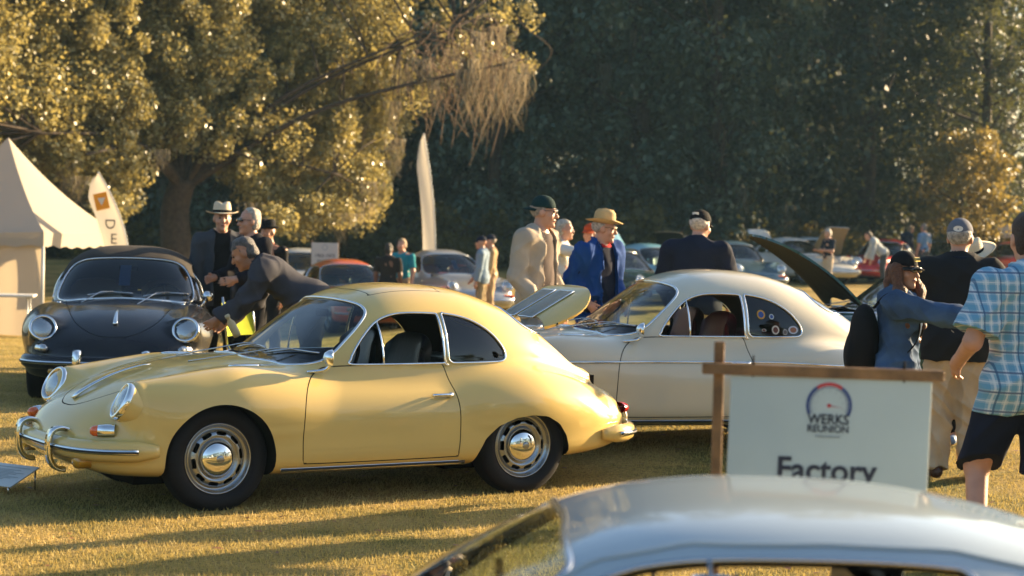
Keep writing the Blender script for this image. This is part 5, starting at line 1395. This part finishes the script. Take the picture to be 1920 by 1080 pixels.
def plaid():
    m, n, l, p = _m('blue_check'); p.inputs['Roughness'].default_value = .85
    tc = n.new('ShaderNodeTexCoord'); sx = n.new('ShaderNodeSeparateXYZ'); l.new(tc.outputs['Object'], sx.inputs[0])
    def math_(op, a, b=None, c=None):
        q = n.new('ShaderNodeMath'); q.operation = op
        for i, v in enumerate((a, b, c)):
            if v is None: continue
            if isinstance(v, (int, float)): q.inputs[i].default_value = v
            else: l.new(v, q.inputs[i])
        return q.outputs[0]
    hx = math_('MULTIPLY_ADD', sx.outputs[2], .02, sx.outputs[0])
    def band(v, freq, ph, wd):
        f = math_('FRACT', math_('MULTIPLY_ADD', v, freq, ph)); return math_('LESS_THAN', math_('ABSOLUTE', math_('SUBTRACT', f, .5)), wd)
    col = None
    def mixc(fac, a, b):
        q = n.new('ShaderNodeMix'); q.data_type = 'RGBA'; l.new(fac, q.inputs[0])
        if isinstance(a, tuple): q.inputs[6].default_value = (*a, 1)
        else: l.new(a, q.inputs[6])
        q.inputs[7].default_value = (*b, 1); return q.outputs[2]
    sc = lambda f, k: math_('MULTIPLY', f, k)
    c = mixc(sc(band(hx, 20, .0, .26), .55), (.40, .52, .60), (.06, .26, .42))
    c = mixc(sc(band(sx.outputs[2], 20, .2, .26), .55), c, (.05, .27, .45))
    c = mixc(sc(band(hx, 20, .5, .07), .7), c, (.62, .68, .70)); c = mixc(sc(band(sx.outputs[2], 20, .7, .06), .7), c, (.62, .68, .70))
    c = mixc(sc(band(sx.outputs[2], 10, .1, .045), .8), c, (.02, .06, .16)); c = mixc(sc(band(hx, 10, .35, .04), .7), c, (.02, .08, .18))
    l.new(c, p.inputs['Base Color'])
    t2 = n.new('ShaderNodeTexNoise'); t2.inputs['Scale'].default_value = 240; b = n.new('ShaderNodeBump'); b.inputs['Strength'].default_value = .25
    l.new(tc.outputs['Object'], t2.inputs['Vector']); l.new(t2.outputs['Fac'], b.inputs['Height']); l.new(b.outputs[0], p.inputs['Normal'])
    return m
PLAID = plaid()
if has('people'):
    down = lambda x, f=.15, o=.12: ((x * o, f * .3, -1), (x * .02, f * 1.6, -1))
    pocket = {'R': ((.27, -.28, -1), (-.16, .75, -.75)), 'L': ((-.27, -.28, -1), (.16, .75, -.75))}
    # --- nearest group, right
    person('woman in denim shirt, black cap and backpack stretching her arm to the right', at(1686, 12.3), R(-102), 1.62, .0085, head=(R(-36), R(3)), female=True, skin_k='tan', seed=3,
           arms={'R': ((.10, 1.0, -.20), (.12, 1.0, -.12)), 'Rp': True, 'Rc': .35, 'L': ((-.2, .1, -1), (0, .35, -1))},
           top=dict(m=C_('denim', (.045, .085, .16), var=.35), hem=-.18, inf=.026, fold=.009, collar=True, n='denim_shirt'), trousers=dict(m=BLK), hair=dict(c=(.11, .042, .018), long=True), hat=dict(k='cap', m=BLK, patch=mat('gold_thread', (.45, .33, .10), .6)), glasses=SUNG)
    person('man seen from behind in black fleece vest and khaki trousers, grey mesh cap', at(1797, 13.65), R(-6), 1.82, .0085, build=1.12, seed=5, head=(R(-14), 0),
           arms={'R': ((.28, -.12, -1), (-.05, .25, -1)), 'L': ((-.22, .1, -1), (.1, .9, -.5))},
           jacket=dict(m=C_('fleece_black', (.014, .015, .018)), hem=-.14, inf=.01, collar='high', cm=NAVY), top=dict(m=BLK), trousers=dict(m=C_('khaki_light', (.47, .36, .23)), wide=.035, inf=.008, fold=.009), shoes=(.05, .02, .012), hair=dict(c=(.38, .35, .31), back=0, low=-.075),
           hat=dict(k='cap', m=C_('grey_mesh', (.13, .14, .17)), vm=NAVY, hole=True, holem=mat('white_print', (.65, .62, .56), .7)))
    person('man at the right edge in blue checked short-sleeved shirt and navy shorts', at(1930, 10.0), R(14), 1.86, .0085, build=1.03, seed=8, head=(R(-10), 0),
           arms={'R': ((.3, .05, -1), (0, .9, -.4)), 'L': ((-.38, -.05, -1), (.15, .85, -.42))}, legs={'L': ((-.14, .20, .50), (-.22, .02, .13)), 'R': ((.10, .0, .49), (.12, -.02, .085))},
           top=dict(m=PLAID, hem=-.16, inf=.022, sleeve=.42, cuff=.03, fold=.006, collar=True, n='checked_shirt'), shorts=dict(m=C_('navy_shorts', (.010, .014, .030)), len=.50, wide=.04, inf=.012), shoes=(.05, .04, .03), hair=dict(c=(.035, .02, .012), low=-.08))
    person('woman behind the khaki-trousered man, her face shaded by a wide straw hat', at(1826, 15.2), R(168), 1.58, .0105, female=True, seed=9, head=(R(-25), R(12)), skin_k='tan', arms={'R': ((.3, .2, -1), (-.4, .9, -.2))},
           top=dict(m=C_('cream_top', (.50, .42, .30))), trousers=dict(m=BLK, wide=.0), shoes=(.16, .24, .38), hair=dict(c=(.05, .03, .02), low=-.1), hat=dict(k='hat', m=PALE, band=BLK, brim=.19, up=.01, tilt=R(-14)))
    # --- behind the ivory coupe
    person('man in open tan field jacket and backwards dark cap, hands in pockets', at(1008, 17.0), R(-122), 1.88, .010, arms={'R': ((.20, -.12, -1), (-.10, .62, -.8)), 'L': ((-.20, -.12, -1), (.10, .62, -.8))}, head=(R(26), R(3)), seed=11,
           top=dict(m=C_('taupe_shirt', (.11, .085, .075)), hem=-.03), jacket=dict(m=C_('field_tan', (.42, .35, .27)), hem=-.17, inf=.010, open=.085, fold=.007, collar=True), trousers=dict(m=JEANS, wide=.03), hair=dict(c=(.30, .26, .22), back=0, low=-.06), hat=dict(k='cap', m=C_('dark_teal', (.008, .030, .030)), back=True), glasses=SUNG)
    person('man in bright blue windbreaker, red bow tie and tan straw hat', at(1122, 17.6), R(-134), 1.74, .010, build=1.06, arms=pocket, head=(R(36), R(6)), seed=13, skin_k='fair',
           top=dict(m=C_('navy_knit', (.006, .009, .026)), hem=-.05, neck=.075, inf=.006), jacket=dict(m=C_('royal_blue', (.008, .050, .21)), hem=-.18, inf=.028, open=.085, fold=.011, collar='high', cm=GREY), trousers=dict(m=NAVY), hair=dict(c=(.4, .36, .32), back=0), hat=dict(k='hat', m=STRAW, band=mat('brown_band', (.10, .05, .02), .7), brim=.150, crown=.125, up=.028, droop=.0), glasses=mat('wire_glasses', (.25, .20, .12), .2, .8))
    person('man with his back turned in navy sweater and black cap behind the ivory roof', at(1302, 17.0), R(-16), 1.80, .010, build=1.13, belly=.02, lean=R(8), head=(R(-20), R(6)), seed=15, arms={'R': ((.35, .15, -1), (-.2, .7, -.7)), 'L': ((-.35, .25, -1), (.2, .7, -.7))},
           top=dict(m=NAVY, hem=-.09, inf=.022, n='sweater', neck=.075), trousers=dict(m=KHAKI, wide=.03), hair=dict(c=(.55, .48, .40), back=0, low=-.075), hat=dict(k='cap', m=BLK, patch=mat('white_print', (.65, .62, .56), .7), mesh=True))
    # --- beside the black convertible
    person('smiling man in grey blazer, dark scarf and white panama hat', at(413, 19.0), R(196), 1.74, .0105, seed=17, arms={'R': ((.2, .1, -1), (.05, .2, -1)), 'L': ((-.2, .1, -1), (-.05, .25, -1))},
           top=dict(m=BLK, neck=.06, inf=.004), jacket=dict(m=GREY, hem=-.17, open=.075, collar=True, inf=.008), trousers=dict(m=BLK), hair=dict(c=(.2, .15, .1), back=0), hat=dict(k='hat', m=PALE, band=BLK, brim=.155, up=.012))
    person('grey-haired person in dark sweater and sunglasses looking left', at(470, 18.4), R(128), 1.72, .0105, seed=19, build=1.05, head=(R(-8), 0), arms={'R': ((.3, .2, -1), (-.3, 1, -.2)), 'L': ((-.3, .2, -1), (.3, 1, -.2))},
           top=dict(m=C_('black_sweater', (.012, .011, .016)), inf=.012, n='sweater'), trousers=dict(m=BLK), hair=dict(c=(.46, .40, .32), line=.075), glasses=SUNG)
    person('figure in dark hat standing behind the sweater wearer', at(503, 22.0), R(150), 1.62, .014, seed=20, top=dict(m=BLK), trousers=dict(m=BLK), skin_k='tan', hat=dict(k='hat', m=BLK, brim=.12))
    person('man in grey jacket bent over, reaching down beside the black convertible', at(588, 16.0), R(92), 1.78, .0095, lean=R(58), head=(0, R(-4)), seed=21, build=1.08, skin_k='tan', arms={'R': ((.05, .45, -1), (.02, .95, -.75)), 'L': ((-.05, .55, -1), (.05, .9, -.6)), 'Rc': .9, 'Lc': .9},
           top=dict(m=C_('maroon_shirt', (.05, .012, .014)), inf=.004), jacket=dict(m=C_('charcoal_jacket', (.050, .050, .060)), hem=-.12, inf=.014, fold=.010, collar=True, open=.05), trousers=dict(m=GREY, wide=.03), hair=dict(c=(.10, .09, .085), low=-.07))
    # --- middle distance
    person('man with his back turned in dark polo shirt before the orange coupe', at(727, 36.0), R(-12), 1.60, .016, build=1.1, seed=23, skin_k='brown', top=dict(m=C_('dark_polo', (.022, .018, .016)), sleeve=.4), trousers=dict(m=BLK), hair=dict(c=(.02, .015, .012)))
    person('man in teal polo shirt facing the camera before the orange coupe', at(753, 36.6), R(150), 1.66, .016, build=1.1, seed=24, top=dict(m=C_('teal_polo', (.02, .22, .27)), sleeve=.4), trousers=dict(m=KHAKI), hair=dict(c=(.3, .2, .1), line=.08), arms={'R': ((.2, .2, -1), (-.5, .8, 0))})
    person('man in pale blue jacket and dark cap standing by the silver coupe', at(903, 36.5), R(78), 1.66, .016, seed=25, top=dict(m=BLK), jacket=dict(m=C_('pale_blue', (.20, .27, .34)), hem=-.12, collar=True), trousers=dict(m=C_('khaki_far', (.30, .23, .13)), wide=.02), hat=dict(k='cap', m=NAVY), arms={'R': ((.1, .3, -1), (0, .6, -.8))})
    person('man in tan shirt and dark cap close behind the pale blue jacket', at(920, 37.2), R(88), 1.68, .016, seed=26, top=dict(m=C_('tan_shirt', (.34, .24, .13))), trousers=dict(m=KHAKI), hat=dict(k='cap', m=NAVY), hair=dict(c=(.3, .25, .2), back=0))
    person('person in white T-shirt and dark shorts stretching an arm to the right', at(1052, 25.0), R(-100), 1.80, .014, seed=27, skin_k='fair', top=dict(m=C_('white_tee', (.62, .60, .56)), sleeve=.4), shorts=dict(m=BLK), hair=dict(c=(.45, .40, .32), line=.07), arms={'R': ((.1, 1, -.25), (0, 1, .1)), 'L': ((-.2, .5, -1), (.1, 1, -.3))})
    person('person in orange cap partly hidden by the straw hat', at(1106, 25.5), R(150), 1.76, .014, seed=28, top=dict(m=C_('white_shirt', (.60, .57, .52))), jacket=dict(m=BLK, sleeve=0, open=.05, n='vest'), trousers=dict(m=KHAKI), hat=dict(k='cap', m=C_('orange_cap', (.45, .07, .02))))
    # --- far cars
    person('grey-haired man in navy T-shirt and stone shorts by the raised tan hood', at(1551, 52.5), R(115), 1.66, .018, seed=29, build=1.1, top=dict(m=NAVY, sleeve=.4), shorts=dict(m=C_('stone', (.48, .40, .30)), len=.55), hair=dict(c=(.5, .46, .4), line=.06), arms={'R': ((.2, .2, -1), (-.3, 1, .1)), 'L': ((-.2, .2, -1), (.3, 1, .1))})
    person('man in pale grey shirt stooping beside the red coupe', at(1655, 56.0), R(82), 1.74, .018, seed=30, lean=R(42), build=1.1, top=dict(m=C_('pale_grey', (.40, .42, .42)), inf=.02), trousers=dict(m=GREY), hair=dict(c=(.06, .04, .03)), arms={'R': ((.1, .3, -1), (0, .5, -1))})
    person('person in navy jacket with an orange panel leaning over the red coupe', at(1688, 61.0), R(-72), 1.82, .018, seed=31, lean=R(24), top=dict(m=BLK), jacket=dict(m=NAVY, inf=.01), trousers=dict(m=C_('rust', (.35, .06, .02))), hair=dict(c=(.25, .16, .08)))
    person('man in blue T-shirt, back half turned, left of the dark green car', at(1730, 60.0), R(38), 1.80, .018, seed=32, top=dict(m=C_('sky_tee', (.12, .22, .36)), sleeve=.4), trousers=dict(m=GREY), hair=dict(c=(.2, .18, .16)))
    person('person in white sun hat behind the dark green car', at(1762, 66.0), R(170), 1.72, .02, seed=33, top=dict(m=C_('white_shirt', (.60, .57, .52))), trousers=dict(m=GREY), hat=dict(k='hat', m=PALE, brim=.17))
# ---------------- tent, flags, signs, small things ----------------
def text(body, size, m, loc, rot, parent, name='lettering', align='CENTER', ext=.0015, bold=0.0, sx=1.0):
    c = bpy.data.curves.new(name, 'FONT'); c.body = body; c.size = size; c.align_x = align; c.align_y = 'CENTER'; c.extrude = ext; c.offset = bold
    c.materials.append(m); c.resolution_u = 4; t_ = bpy.data.objects.new(name, c); me = bpy.data.meshes.new_from_object(t_); bpy.data.objects.remove(t_); bpy.data.curves.remove(c)
    o = bpy.data.objects.new(name, me); COL.objects.link(o); o.parent = parent; o.location = loc; o.rotation_euler = rot; o.scale = (sx, 1, 1); o['kind'] = 'stuff'; return o
WOOD = mat('sign_timber', (.17, .085, .03), .7, var=.45, vscale=14, bump=.3, bscale=60)
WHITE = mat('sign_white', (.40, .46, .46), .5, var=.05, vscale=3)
INK = mat('ink_navy', (.012, .016, .035), .6); INKB = mat('ink_blue', (.015, .04, .16), .6); INKR = mat('ink_red', (.45, .02, .03), .6); INKG = mat('ink_grey', (.32, .35, .36), .6)
if has('props'):
    # foreground sign: post, cross bar, hanging panel
    d = 6.0; p = pix(1346, 760, d); gx, gy = p[0], p[1]; gz = float(zg(gx, gy))
    sg = empty('timber_post_sign', (gx, gy, gz), R(1), 'pale panel hanging from a timber post and bar, reading Factory, before the ivory coupe', 'sign')
    top = pix(1346, 640, d)[2] - gz; barz = pix(1346, 690, d)[2] - gz
    MB().box((0, 0, top / 2), (.030, .030, top), None, .003).build('post', WOOD, sg, False)
    bar = MB().box((.30, -.031, barz - .0), (.735, .030, .034), None, .003).build('cross_bar', WOOD, sg, False); bar.rotation_euler = (0, R(.6), 0)
    pw, ph = .612, .47; pc = np.array((.025 + pw / 2 + .005, -.031, barz - .012 - ph / 2))
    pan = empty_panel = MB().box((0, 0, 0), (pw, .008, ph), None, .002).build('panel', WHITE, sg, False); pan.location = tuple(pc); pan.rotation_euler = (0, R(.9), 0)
    fx = lambda x, z: (x, -.0052, z)
    for hx in (-.24, .22):
        V, F = tube(np.array([(hx, 0, ph / 2 - .02), (hx, -.012, ph / 2 + .02), (hx, 0, ph / 2 + .05), (hx, .014, ph / 2 + .02), (hx, 0, ph / 2 - .02)]), .003, 5); obj('cable_tie', V, F, BLACK, pan)
    cx, cz = -.005, ph / 2 - .092
    def arc(r0, r1, a0, a1, m, nm, y=-.0055):
        a = np.linspace(R(a0), R(a1), 40); V = [(cx + r_ * math.cos(t), y, cz + r_ * math.sin(t)) for t in a for r_ in (r0, r1)]
        return obj(nm, V, [(2 * i, 2 * i + 1, 2 * i + 3, 2 * i + 2) for i in range(39)], m, pan, False)
    arc(.060, .070, -25, 55, INKB, 'gauge_arc'); arc(.060, .070, 125, 205, INKB, 'gauge_arc'); arc(.060, .070, 55, 125, INKR, 'gauge_arc'); arc(.0545, .0565, -25, 205, INKB, 'gauge_ring')
    for k in range(9):
        a = R(-15 + k * 26.2); V = [(cx + q * math.cos(a) + o_ * -math.sin(a), -.0056, cz + q * math.sin(a) + o_ * math.cos(a)) for q in (.040, .048) for o_ in (-.0012, .0012)]; obj('gauge_tick', V, [(0, 1, 3, 2)], INKG, pan, False)
    arc(0.0, .006, 0, 360, INKR, 'gauge_hub'); obj('gauge_needle', [(cx, -.0058, cz + .0015), (cx, -.0058, cz - .0015), (cx + .044, -.0058, cz - .006)], [(0, 1, 2)], INKR, pan, False)
    rx = (R(90), 0, 0)
    text('WERKS', .042, INK, fx(cx, cz - .043), rx, pan, bold=.0007, sx=.92); text('REUNION', .031, INK, fx(cx, cz - .072), rx, pan, bold=.0004, sx=.93); text('AMELIA ISLAND', .011, INKG, fx(cx, cz - .095), rx, pan)
    text('Factory', .102, INK, fx(-.005, cz - .200), rx, pan, bold=.0022, sx=.98)
    # far class signs
    def far_sign(px, py, dd, w_, h_, lines, lab):
        p = pix(px, py, dd); g = float(zg(p[0], p[1])); t = empty('class_sign', (p[0], p[1], g), 0, lab, 'sign')
        zc = p[2] - g
        for x in (-w_ / 2, w_ / 2): MB().box((x, .02, (zc + h_ / 2 + .05) / 2), (.025, .025, zc + h_ / 2 + .05)).build('post', WOOD, t, False)
        pn = MB().box((0, 0, zc), (w_, .012, h_), None, .003).build('panel', mat('sign_cream', (.55, .52, .45), .6), t, False)
        a = np.linspace(0, 6.283, 17); V = [(r_ * math.cos(q), -.008, zc + h_ * .29 + r_ * math.sin(q)) for q in a for r_ in (.045, .06)]; obj('emblem', V, [(2 * i, 2 * i + 1, 2 * i + 3, 2 * i + 2) for i in range(16)], INKG, pn, False)
        for i, tx in enumerate(lines): text(tx, .095, INK, (0, -.008, zc - .04 - i * .11), rx, pn)
    far_sign(609, 476, 40.0, .54, .45, ('1965-1973', '911/912'), 'small white class sign on posts behind the orange red coupe')
    far_sign(1886, 433, 62.0, .52, .42, ('1965-1973', '911/912'), 'small white class sign above the red coupe at the right edge')
    # feather flags
    def sail(nm, lab, px, py_top, dd, H_, W_, yaw, lean, deco):
        p = pix(px, py_top, dd); p[0] += lean; g = float(zg(p[0], p[1])); t = empty(nm, (p[0], p[1], g), yaw, lab, 'flag'); ht = p[2] - g
        ed = lambda q: -lean * max(0, 1 - q * 1.05) ** 2.1
        P = np.array([(0, 0, -.1)] + [(ed(q) + .012, 0, ht - H_ * q) for q in (1, .75, .5, .3, .15, .06, 0)]); V, F = tube(smooth_poly(P, 6, False), .012, 6); obj('pole', V, F, mat('flag_pole', (.5, .5, .48), .4), t)
        n, k = 26, 8; V = []; F = []
        for i in range(n):
            q = i / (n - 1); z = ht - H_ * q; w_ = W_ * min(1, (q * 4.5) ** .6)
            xr = ed(q)
            for j in range(k): u = j / (k - 1); V.append((xr - w_ * u, .03 * math.sin(3.1 * u + 4 * q) * u, z - .05 * u * (1 - q)))
        F = [(i * k + j, i * k + j + 1, (i + 1) * k + j + 1, (i + 1) * k + j) for i in range(n - 1) for j in range(k - 1)]
        so = obj('banner', V, F, leaf_mat('banner_cloth', (.62, .58, .50), (.62, .58, .50), .35, (.6, .55, .45), .9, .1), t)
        if deco:
            z = ht - H_ * .26; OR = leaf_mat('emblem_orange', (.60, .28, .03), (.60, .28, .03), .4, (.6, .28, .03), .8, .1); xe = ed(.26) - W_ * .5; xt = lambda q: ed(q) - W_ * .5
            v = np.array([(-.125, 0, -.15), (.125, 0, -.15), (.125, 0, .15), (-.125, 0, .15)]) @ rotm('Y', R(-14)).T + (xe, -.036, z); e = obj('emblem', v, [(0, 1, 2, 3)], OR, so, False)
            obj('emblem_mark', [(xe - .07, -.043, z + .05), (xe + .07, -.043, z + .07), (xe + .01, -.043, z - .08)], [(0, 1, 2)], mat('emblem_white', (.6, .57, .5), .7), e, False)
            for i, ch in enumerate(('D', 'E', 'I')): text(ch, .26, mat('banner_ink', (.05, .05, .06), .8), (xt(.26 + (.40 + i * .27) / H_), -.05, z - .40 - i * .27), (R(90), R(90) if i == 0 else 0, 0), so, 'lettering')
    sail('feather_flag', 'white feather flag with an orange emblem beside the tent', 181, 322, 35.0, 2.0, .42, R(-6), .62, True)
    sail('tall_flag', 'tall narrow white flag standing left of the man in the tan field jacket', 793, 250, 42.0, 3.1, .26, R(8), .32, False)
    # tent
    c0 = np.array(at(80, 34.0)); zf = c0[2]; u = np.array((.70, 2.9, 0)); v = np.array((-2.9, .70, 0))
    tent = empty('peaked_tent', tuple(c0), 0, 'white peaked canopy tent at the left edge', 'tent')
    CAN = leaf_mat('tent_canvas', (.50, .45, .37), (.50, .45, .37), .30, (.55, .45, .30), .85, .1)
    ez = 1.83; pk = (u + v) / 2 + (0, 0, 3.5); cor = [np.zeros(3), u, u + v, v]
    for k in range(4):
        a, b = cor[k] + (0, 0, ez), cor[(k + 1) % 4] + (0, 0, ez); V = []; n = 14; m_ = 12
        for i in range(n):
            t = i / (n - 1)
            for j in range(m_):
                q = j / (m_ - 1); e_ = a * (1 - q) + b * q; pt = e_ * (1 - t) + pk * t; pt = pt - np.array((0, 0, .42 * t * (1 - t) * 1.6 * (1 - .3 * math.sin(math.pi * q)))) ; pt[2] -= .05 * math.sin(math.pi * q) * (1 - t) ** 2; V.append(pt)
        o = obj('roof_panel', V, [(i * m_ + j, i * m_ + j + 1, (i + 1) * m_ + j + 1, (i + 1) * m_ + j) for i in range(n - 1) for j in range(m_ - 1)], CAN, tent)
        V = [];
        for j in range(25):
            q = j / 24; e_ = a * (1 - q) + b * q; e_ = e_ + ((e_ - (u + v) / 2) * (1, 1, 0)) * .004; e_[2] -= .05 * math.sin(math.pi * q); V += [e_, e_ - (0, 0, .24 + .02 * math.sin(q * 40))]
        obj('valance', V, [(2 * i, 2 * i + 1, 2 * i + 3, 2 * i + 2) for i in range(24)], CAN, o)
        V, F = tube(np.array([cor[k] * .985 + (u + v) / 2 * .015, cor[k] * .985 + (u + v) / 2 * .015 + (0, 0, ez)]), .028, 8); obj('leg', V, F, mat('tent_pole', (.5, .5, .48), .4), tent)
    V = []
    for j in range(31):
        q = j / 30; e_ = v * q * .98 + (u * .02); w_ = .03 * math.sin(q * 26); V += [e_ + u / 3 * w_ + (0, 0, .02), e_ + u / 3 * w_ * .3 + (0, 0, ez - .1)]
    obj('side_wall', V, [(2 * i, 2 * i + 1, 2 * i + 3, 2 * i + 2) for i in range(30)], CAN, tent)
    # folding table before the tent wall
    p = np.array(at(6, 31.5)); tb = empty('folding_table', tuple(p), R(8), 'white folding table before the tent wall', 'table'); PL = mat('table_plastic', (.6, .58, .52), .5)
    MB().box((0, 0, .72), (1.0, .6, .04), None, .01).build('table_top', PL, tb, False)
    for x in (-.4, .4):
        for y in (-.22, .22):
            V, F = tube(np.array([(x, y, 0), (x, y * .9, .70)]), .013, 6); obj('leg', V, F, mat('table_leg', (.45, .45, .43), .4, .6), tb)
    # placard on the lawn in front of the yellow car
    p = np.array(at(2, 12.1, 0, 915)); pl = empty('placard_stand', tuple(p), R(-32), 'small white information placard standing on the lawn by the yellow coupe', 'placard')
    rot = rotm('X', R(22)); MB().box((0, 0, .10), (.38, .26, .008), rot, .002).build('plate', mat('placard_white', (.55, .57, .56), .4), pl, False)
    for x in (-.16, .16):
        V, F = tube(np.array([(x, .11, 0), (x, .11, .135)]), .006, 6); obj('leg', V, F, DARKCHR, pl)
        V, F = tube(np.array([(x, -.11, 0), (x, -.11, .055)]), .006, 6); obj('leg', V, F, DARKCHR, pl)
    pt = empty_text = None
    for i in range(9):
        z = .075 - i * .016 if i else .09; V = []
        for (xx, yy) in ((-.15, z - .003), (.15 - .05 * ((i * 7) % 3), z - .003), (.15 - .05 * ((i * 7) % 3), z + .003), (-.15, z + .003)):
            q = rot @ np.array((xx, yy, .0065)); V.append((q[0], q[1], q[2] + .10))
        obj('printed_line', V, [(0, 1, 2, 3)], INKG, pl, False)
    # lime folding chair and bottles beside the bent man
    p = np.array(at(492, 16.6)); ch = empty('folding_chair', tuple(p), R(65), 'lime green folding chair beside the black convertible', 'chair'); LM = C_('lime', (.38, .42, .03))
    V = [(-.22 + .44 * i / 8, -.2 + .4 * j / 8, .44 - .05 * math.sin(math.pi * i / 8)) for j in range(9) for i in range(9)]; G9 = [(j * 9 + i, j * 9 + i + 1, j * 9 + i + 10, j * 9 + i + 9) for j in range(8) for i in range(8)]; obj('seat', V, G9, LM, ch)
    V = [(-.22 + .44 * i / 8, .20 + .06 * j / 8 + .05 * math.sin(math.pi * i / 8), .62 + .28 * j / 8) for j in range(9) for i in range(9)]; obj('backrest', V, G9, LM, ch)
    for x in (-.22, .22):
        for (a, b) in (((x, -.22, 0), (x, .20, .55)), ((x, .22, 0), (x, -.20, .46)), ((x, .19, .5), (x, .25, .95))):
            V, F = tube(np.array([a, b]), .011, 6); obj('leg', V, F, DARKCHR, ch)
    for px, dd, c, lab in ((432, 15.9, (.45, .02, .015), 'red capped spray bottle in the hand of the bent man'),):
        hp = pix(436, 612, 15.6); b_ = tag(obj('spray_bottle', *lathe([(.001, -.09), (.03, -.088), (.033, -.06), (.033, .03), (.016, .06), (.014, .08), (.02, .085), (.02, .105), (.001, .108)], 14, 'z'), mat('bottle_body', (.50, .42, .25), .35), None), lab, 'bottle')
        b_.location = tuple(hp); b_.rotation_euler = (R(20), R(-25), 0)
    for i, px in enumerate((426, 462)):
        p = at(px, 15.4 + .2 * i); b_ = tag(obj('detailing_bottle', *lathe([(.001, 0), (.04, .0), (.042, .02), (.042, .17), (.018, .21), (.016, .24), (.022, .245), (.022, .27), (.001, .272)], 14, 'z'), mat('bottle_%d' % i, ((.02, .25, .10), (.45, .45, .05))[i], .3), None), ('green bottle on the lawn by the black convertible', 'yellow bottle on the lawn by the lime chair')[i], 'bottle'); b_.location = p
# ---------------- stickers, backpack, tags ----------------
def disc(n=20): a = np.arange(n) / n * 2 * math.pi; return np.stack([np.cos(a), np.sin(a)], 1)
if has('white'):
    sp = SPECS['bath']; qw = [c for c in wht.children if c.name.startswith('quarter_window')]
    qw = min(qw, key=lambda o: min(v.co.y for v in o.data.vertices))
    for s_, z_, r_, r2, c in ((2.475, 1.0, .034, .034, (.50, .25, .02)), (2.56, .985, .020, .020, (.45, .50, .50)), (2.49, .885, .020, .012, (.35, .35, .33)), (2.585, .888, .031, .033, (.55, .52, .45)), (2.665, .872, .021, .023, (.30, .30, .29)), (2.735, .888, .042, .030, (.45, .50, .58))):
        for k, (f, cc) in enumerate(((1, c), (.66, ((.10, .03, .02), (.1, .2, .2), (.2, .2, .2), (.25, .10, .05), (.12, .1, .1), (.02, .06, .25))[int(z_ * 1000 + s_ * 100) % 6]))):
            D = disc() * (r_ * f, r2 * f); V = [(s_ + a - 1.975, -(side_y(sp, s_ + a, z_ + b) + .0015 + .0012 * k), z_ + b) for a, b in D]
            obj('sticker', V, [tuple(range(20))], mat('sticker_%d_%d' % (int(s_ * 100), k), cc, .5), qw)
def windscreen_tag(car, y, zc, m):
    sp = SPECS['bath'] if 'convertible' in car.name else SPECS['coupe']; L = sp['L']
    V = [(front_s(sp, y + a, zc + b) + .05 - L / 2, y + a, zc + b) for a, b in ((-.05, -.09), (.05, -.09), (.05, .09), (-.05, .09))]
    obj('hanging_tag', V, [(0, 1, 2, 3)], m, car, False)
if has('black'): windscreen_tag(blk, .02, 1.06, mat('tag_blue', (.02, .10, .30), .6))
if has('far'):
    for o in [o for o in COL.objects if o.name.startswith('silver_car')]: windscreen_tag(o, -.05, 1.02, mat('tag_blue', (.02, .10, .30), .6))
if has('people'):
    wm = [o for o in COL.objects if o.get('label', '').startswith('woman in denim')][0]
    bp = empty('backpack', tuple(wm.location), wm.rotation_euler[2], 'black backpack on the back of the woman in denim', 'backpack'); BM = C_('pack_black', (.010, .010, .012))
    Fd = Field((-.2, -.42, .75), (.2, -.05, 1.32), .010)
    Fd.el((0, -.205, 1.04), (.150, .095, .235), None, .02); Fd.el((0, -.275, .95), (.120, .06, .13), None, .03)
    V, F = Fd.mesh(); obj('pack', folds(V, F, .004, 5), F, BM, bp)
    for x in (-1, 1):
        V, F = sweep(smooth_poly([(x * .08, -.15, 1.25), (x * .10, -.06, 1.345), (x * .115, .06, 1.31), (x * .12, .13, 1.20), (x * .12, .115, 1.05), (x * .13, .0, .93), (x * .11, -.13, .88)], 5, False), np.array([(-.024, -.004), (.024, -.004), (.024, .004), (-.024, .004)]), False, None); obj('strap', V, F, BM, bp)
    # red bow tie
    bt = [o for o in COL.objects if o.get('label', '').startswith('man in bright blue')][0]; hc = Vector(bt['_hc']); mb = MB(); fwd = .085
    for x in (-1, 1): mb.add([(0, fwd, -.155 + hc.z), (x * .055, fwd - .01, -.13 + hc.z), (x * .06, fwd - .01, -.18 + hc.z), (0, fwd + .012, -.165 + hc.z), (x * .05, fwd + .015, -.155 + hc.z)], [(0, 1, 4), (1, 2, 4), (2, 3, 4), (3, 0, 4), (0, 1, 2, 3)])
    mb.build('bow_tie', C_('red_tie', (.40, .015, .02)), bt)
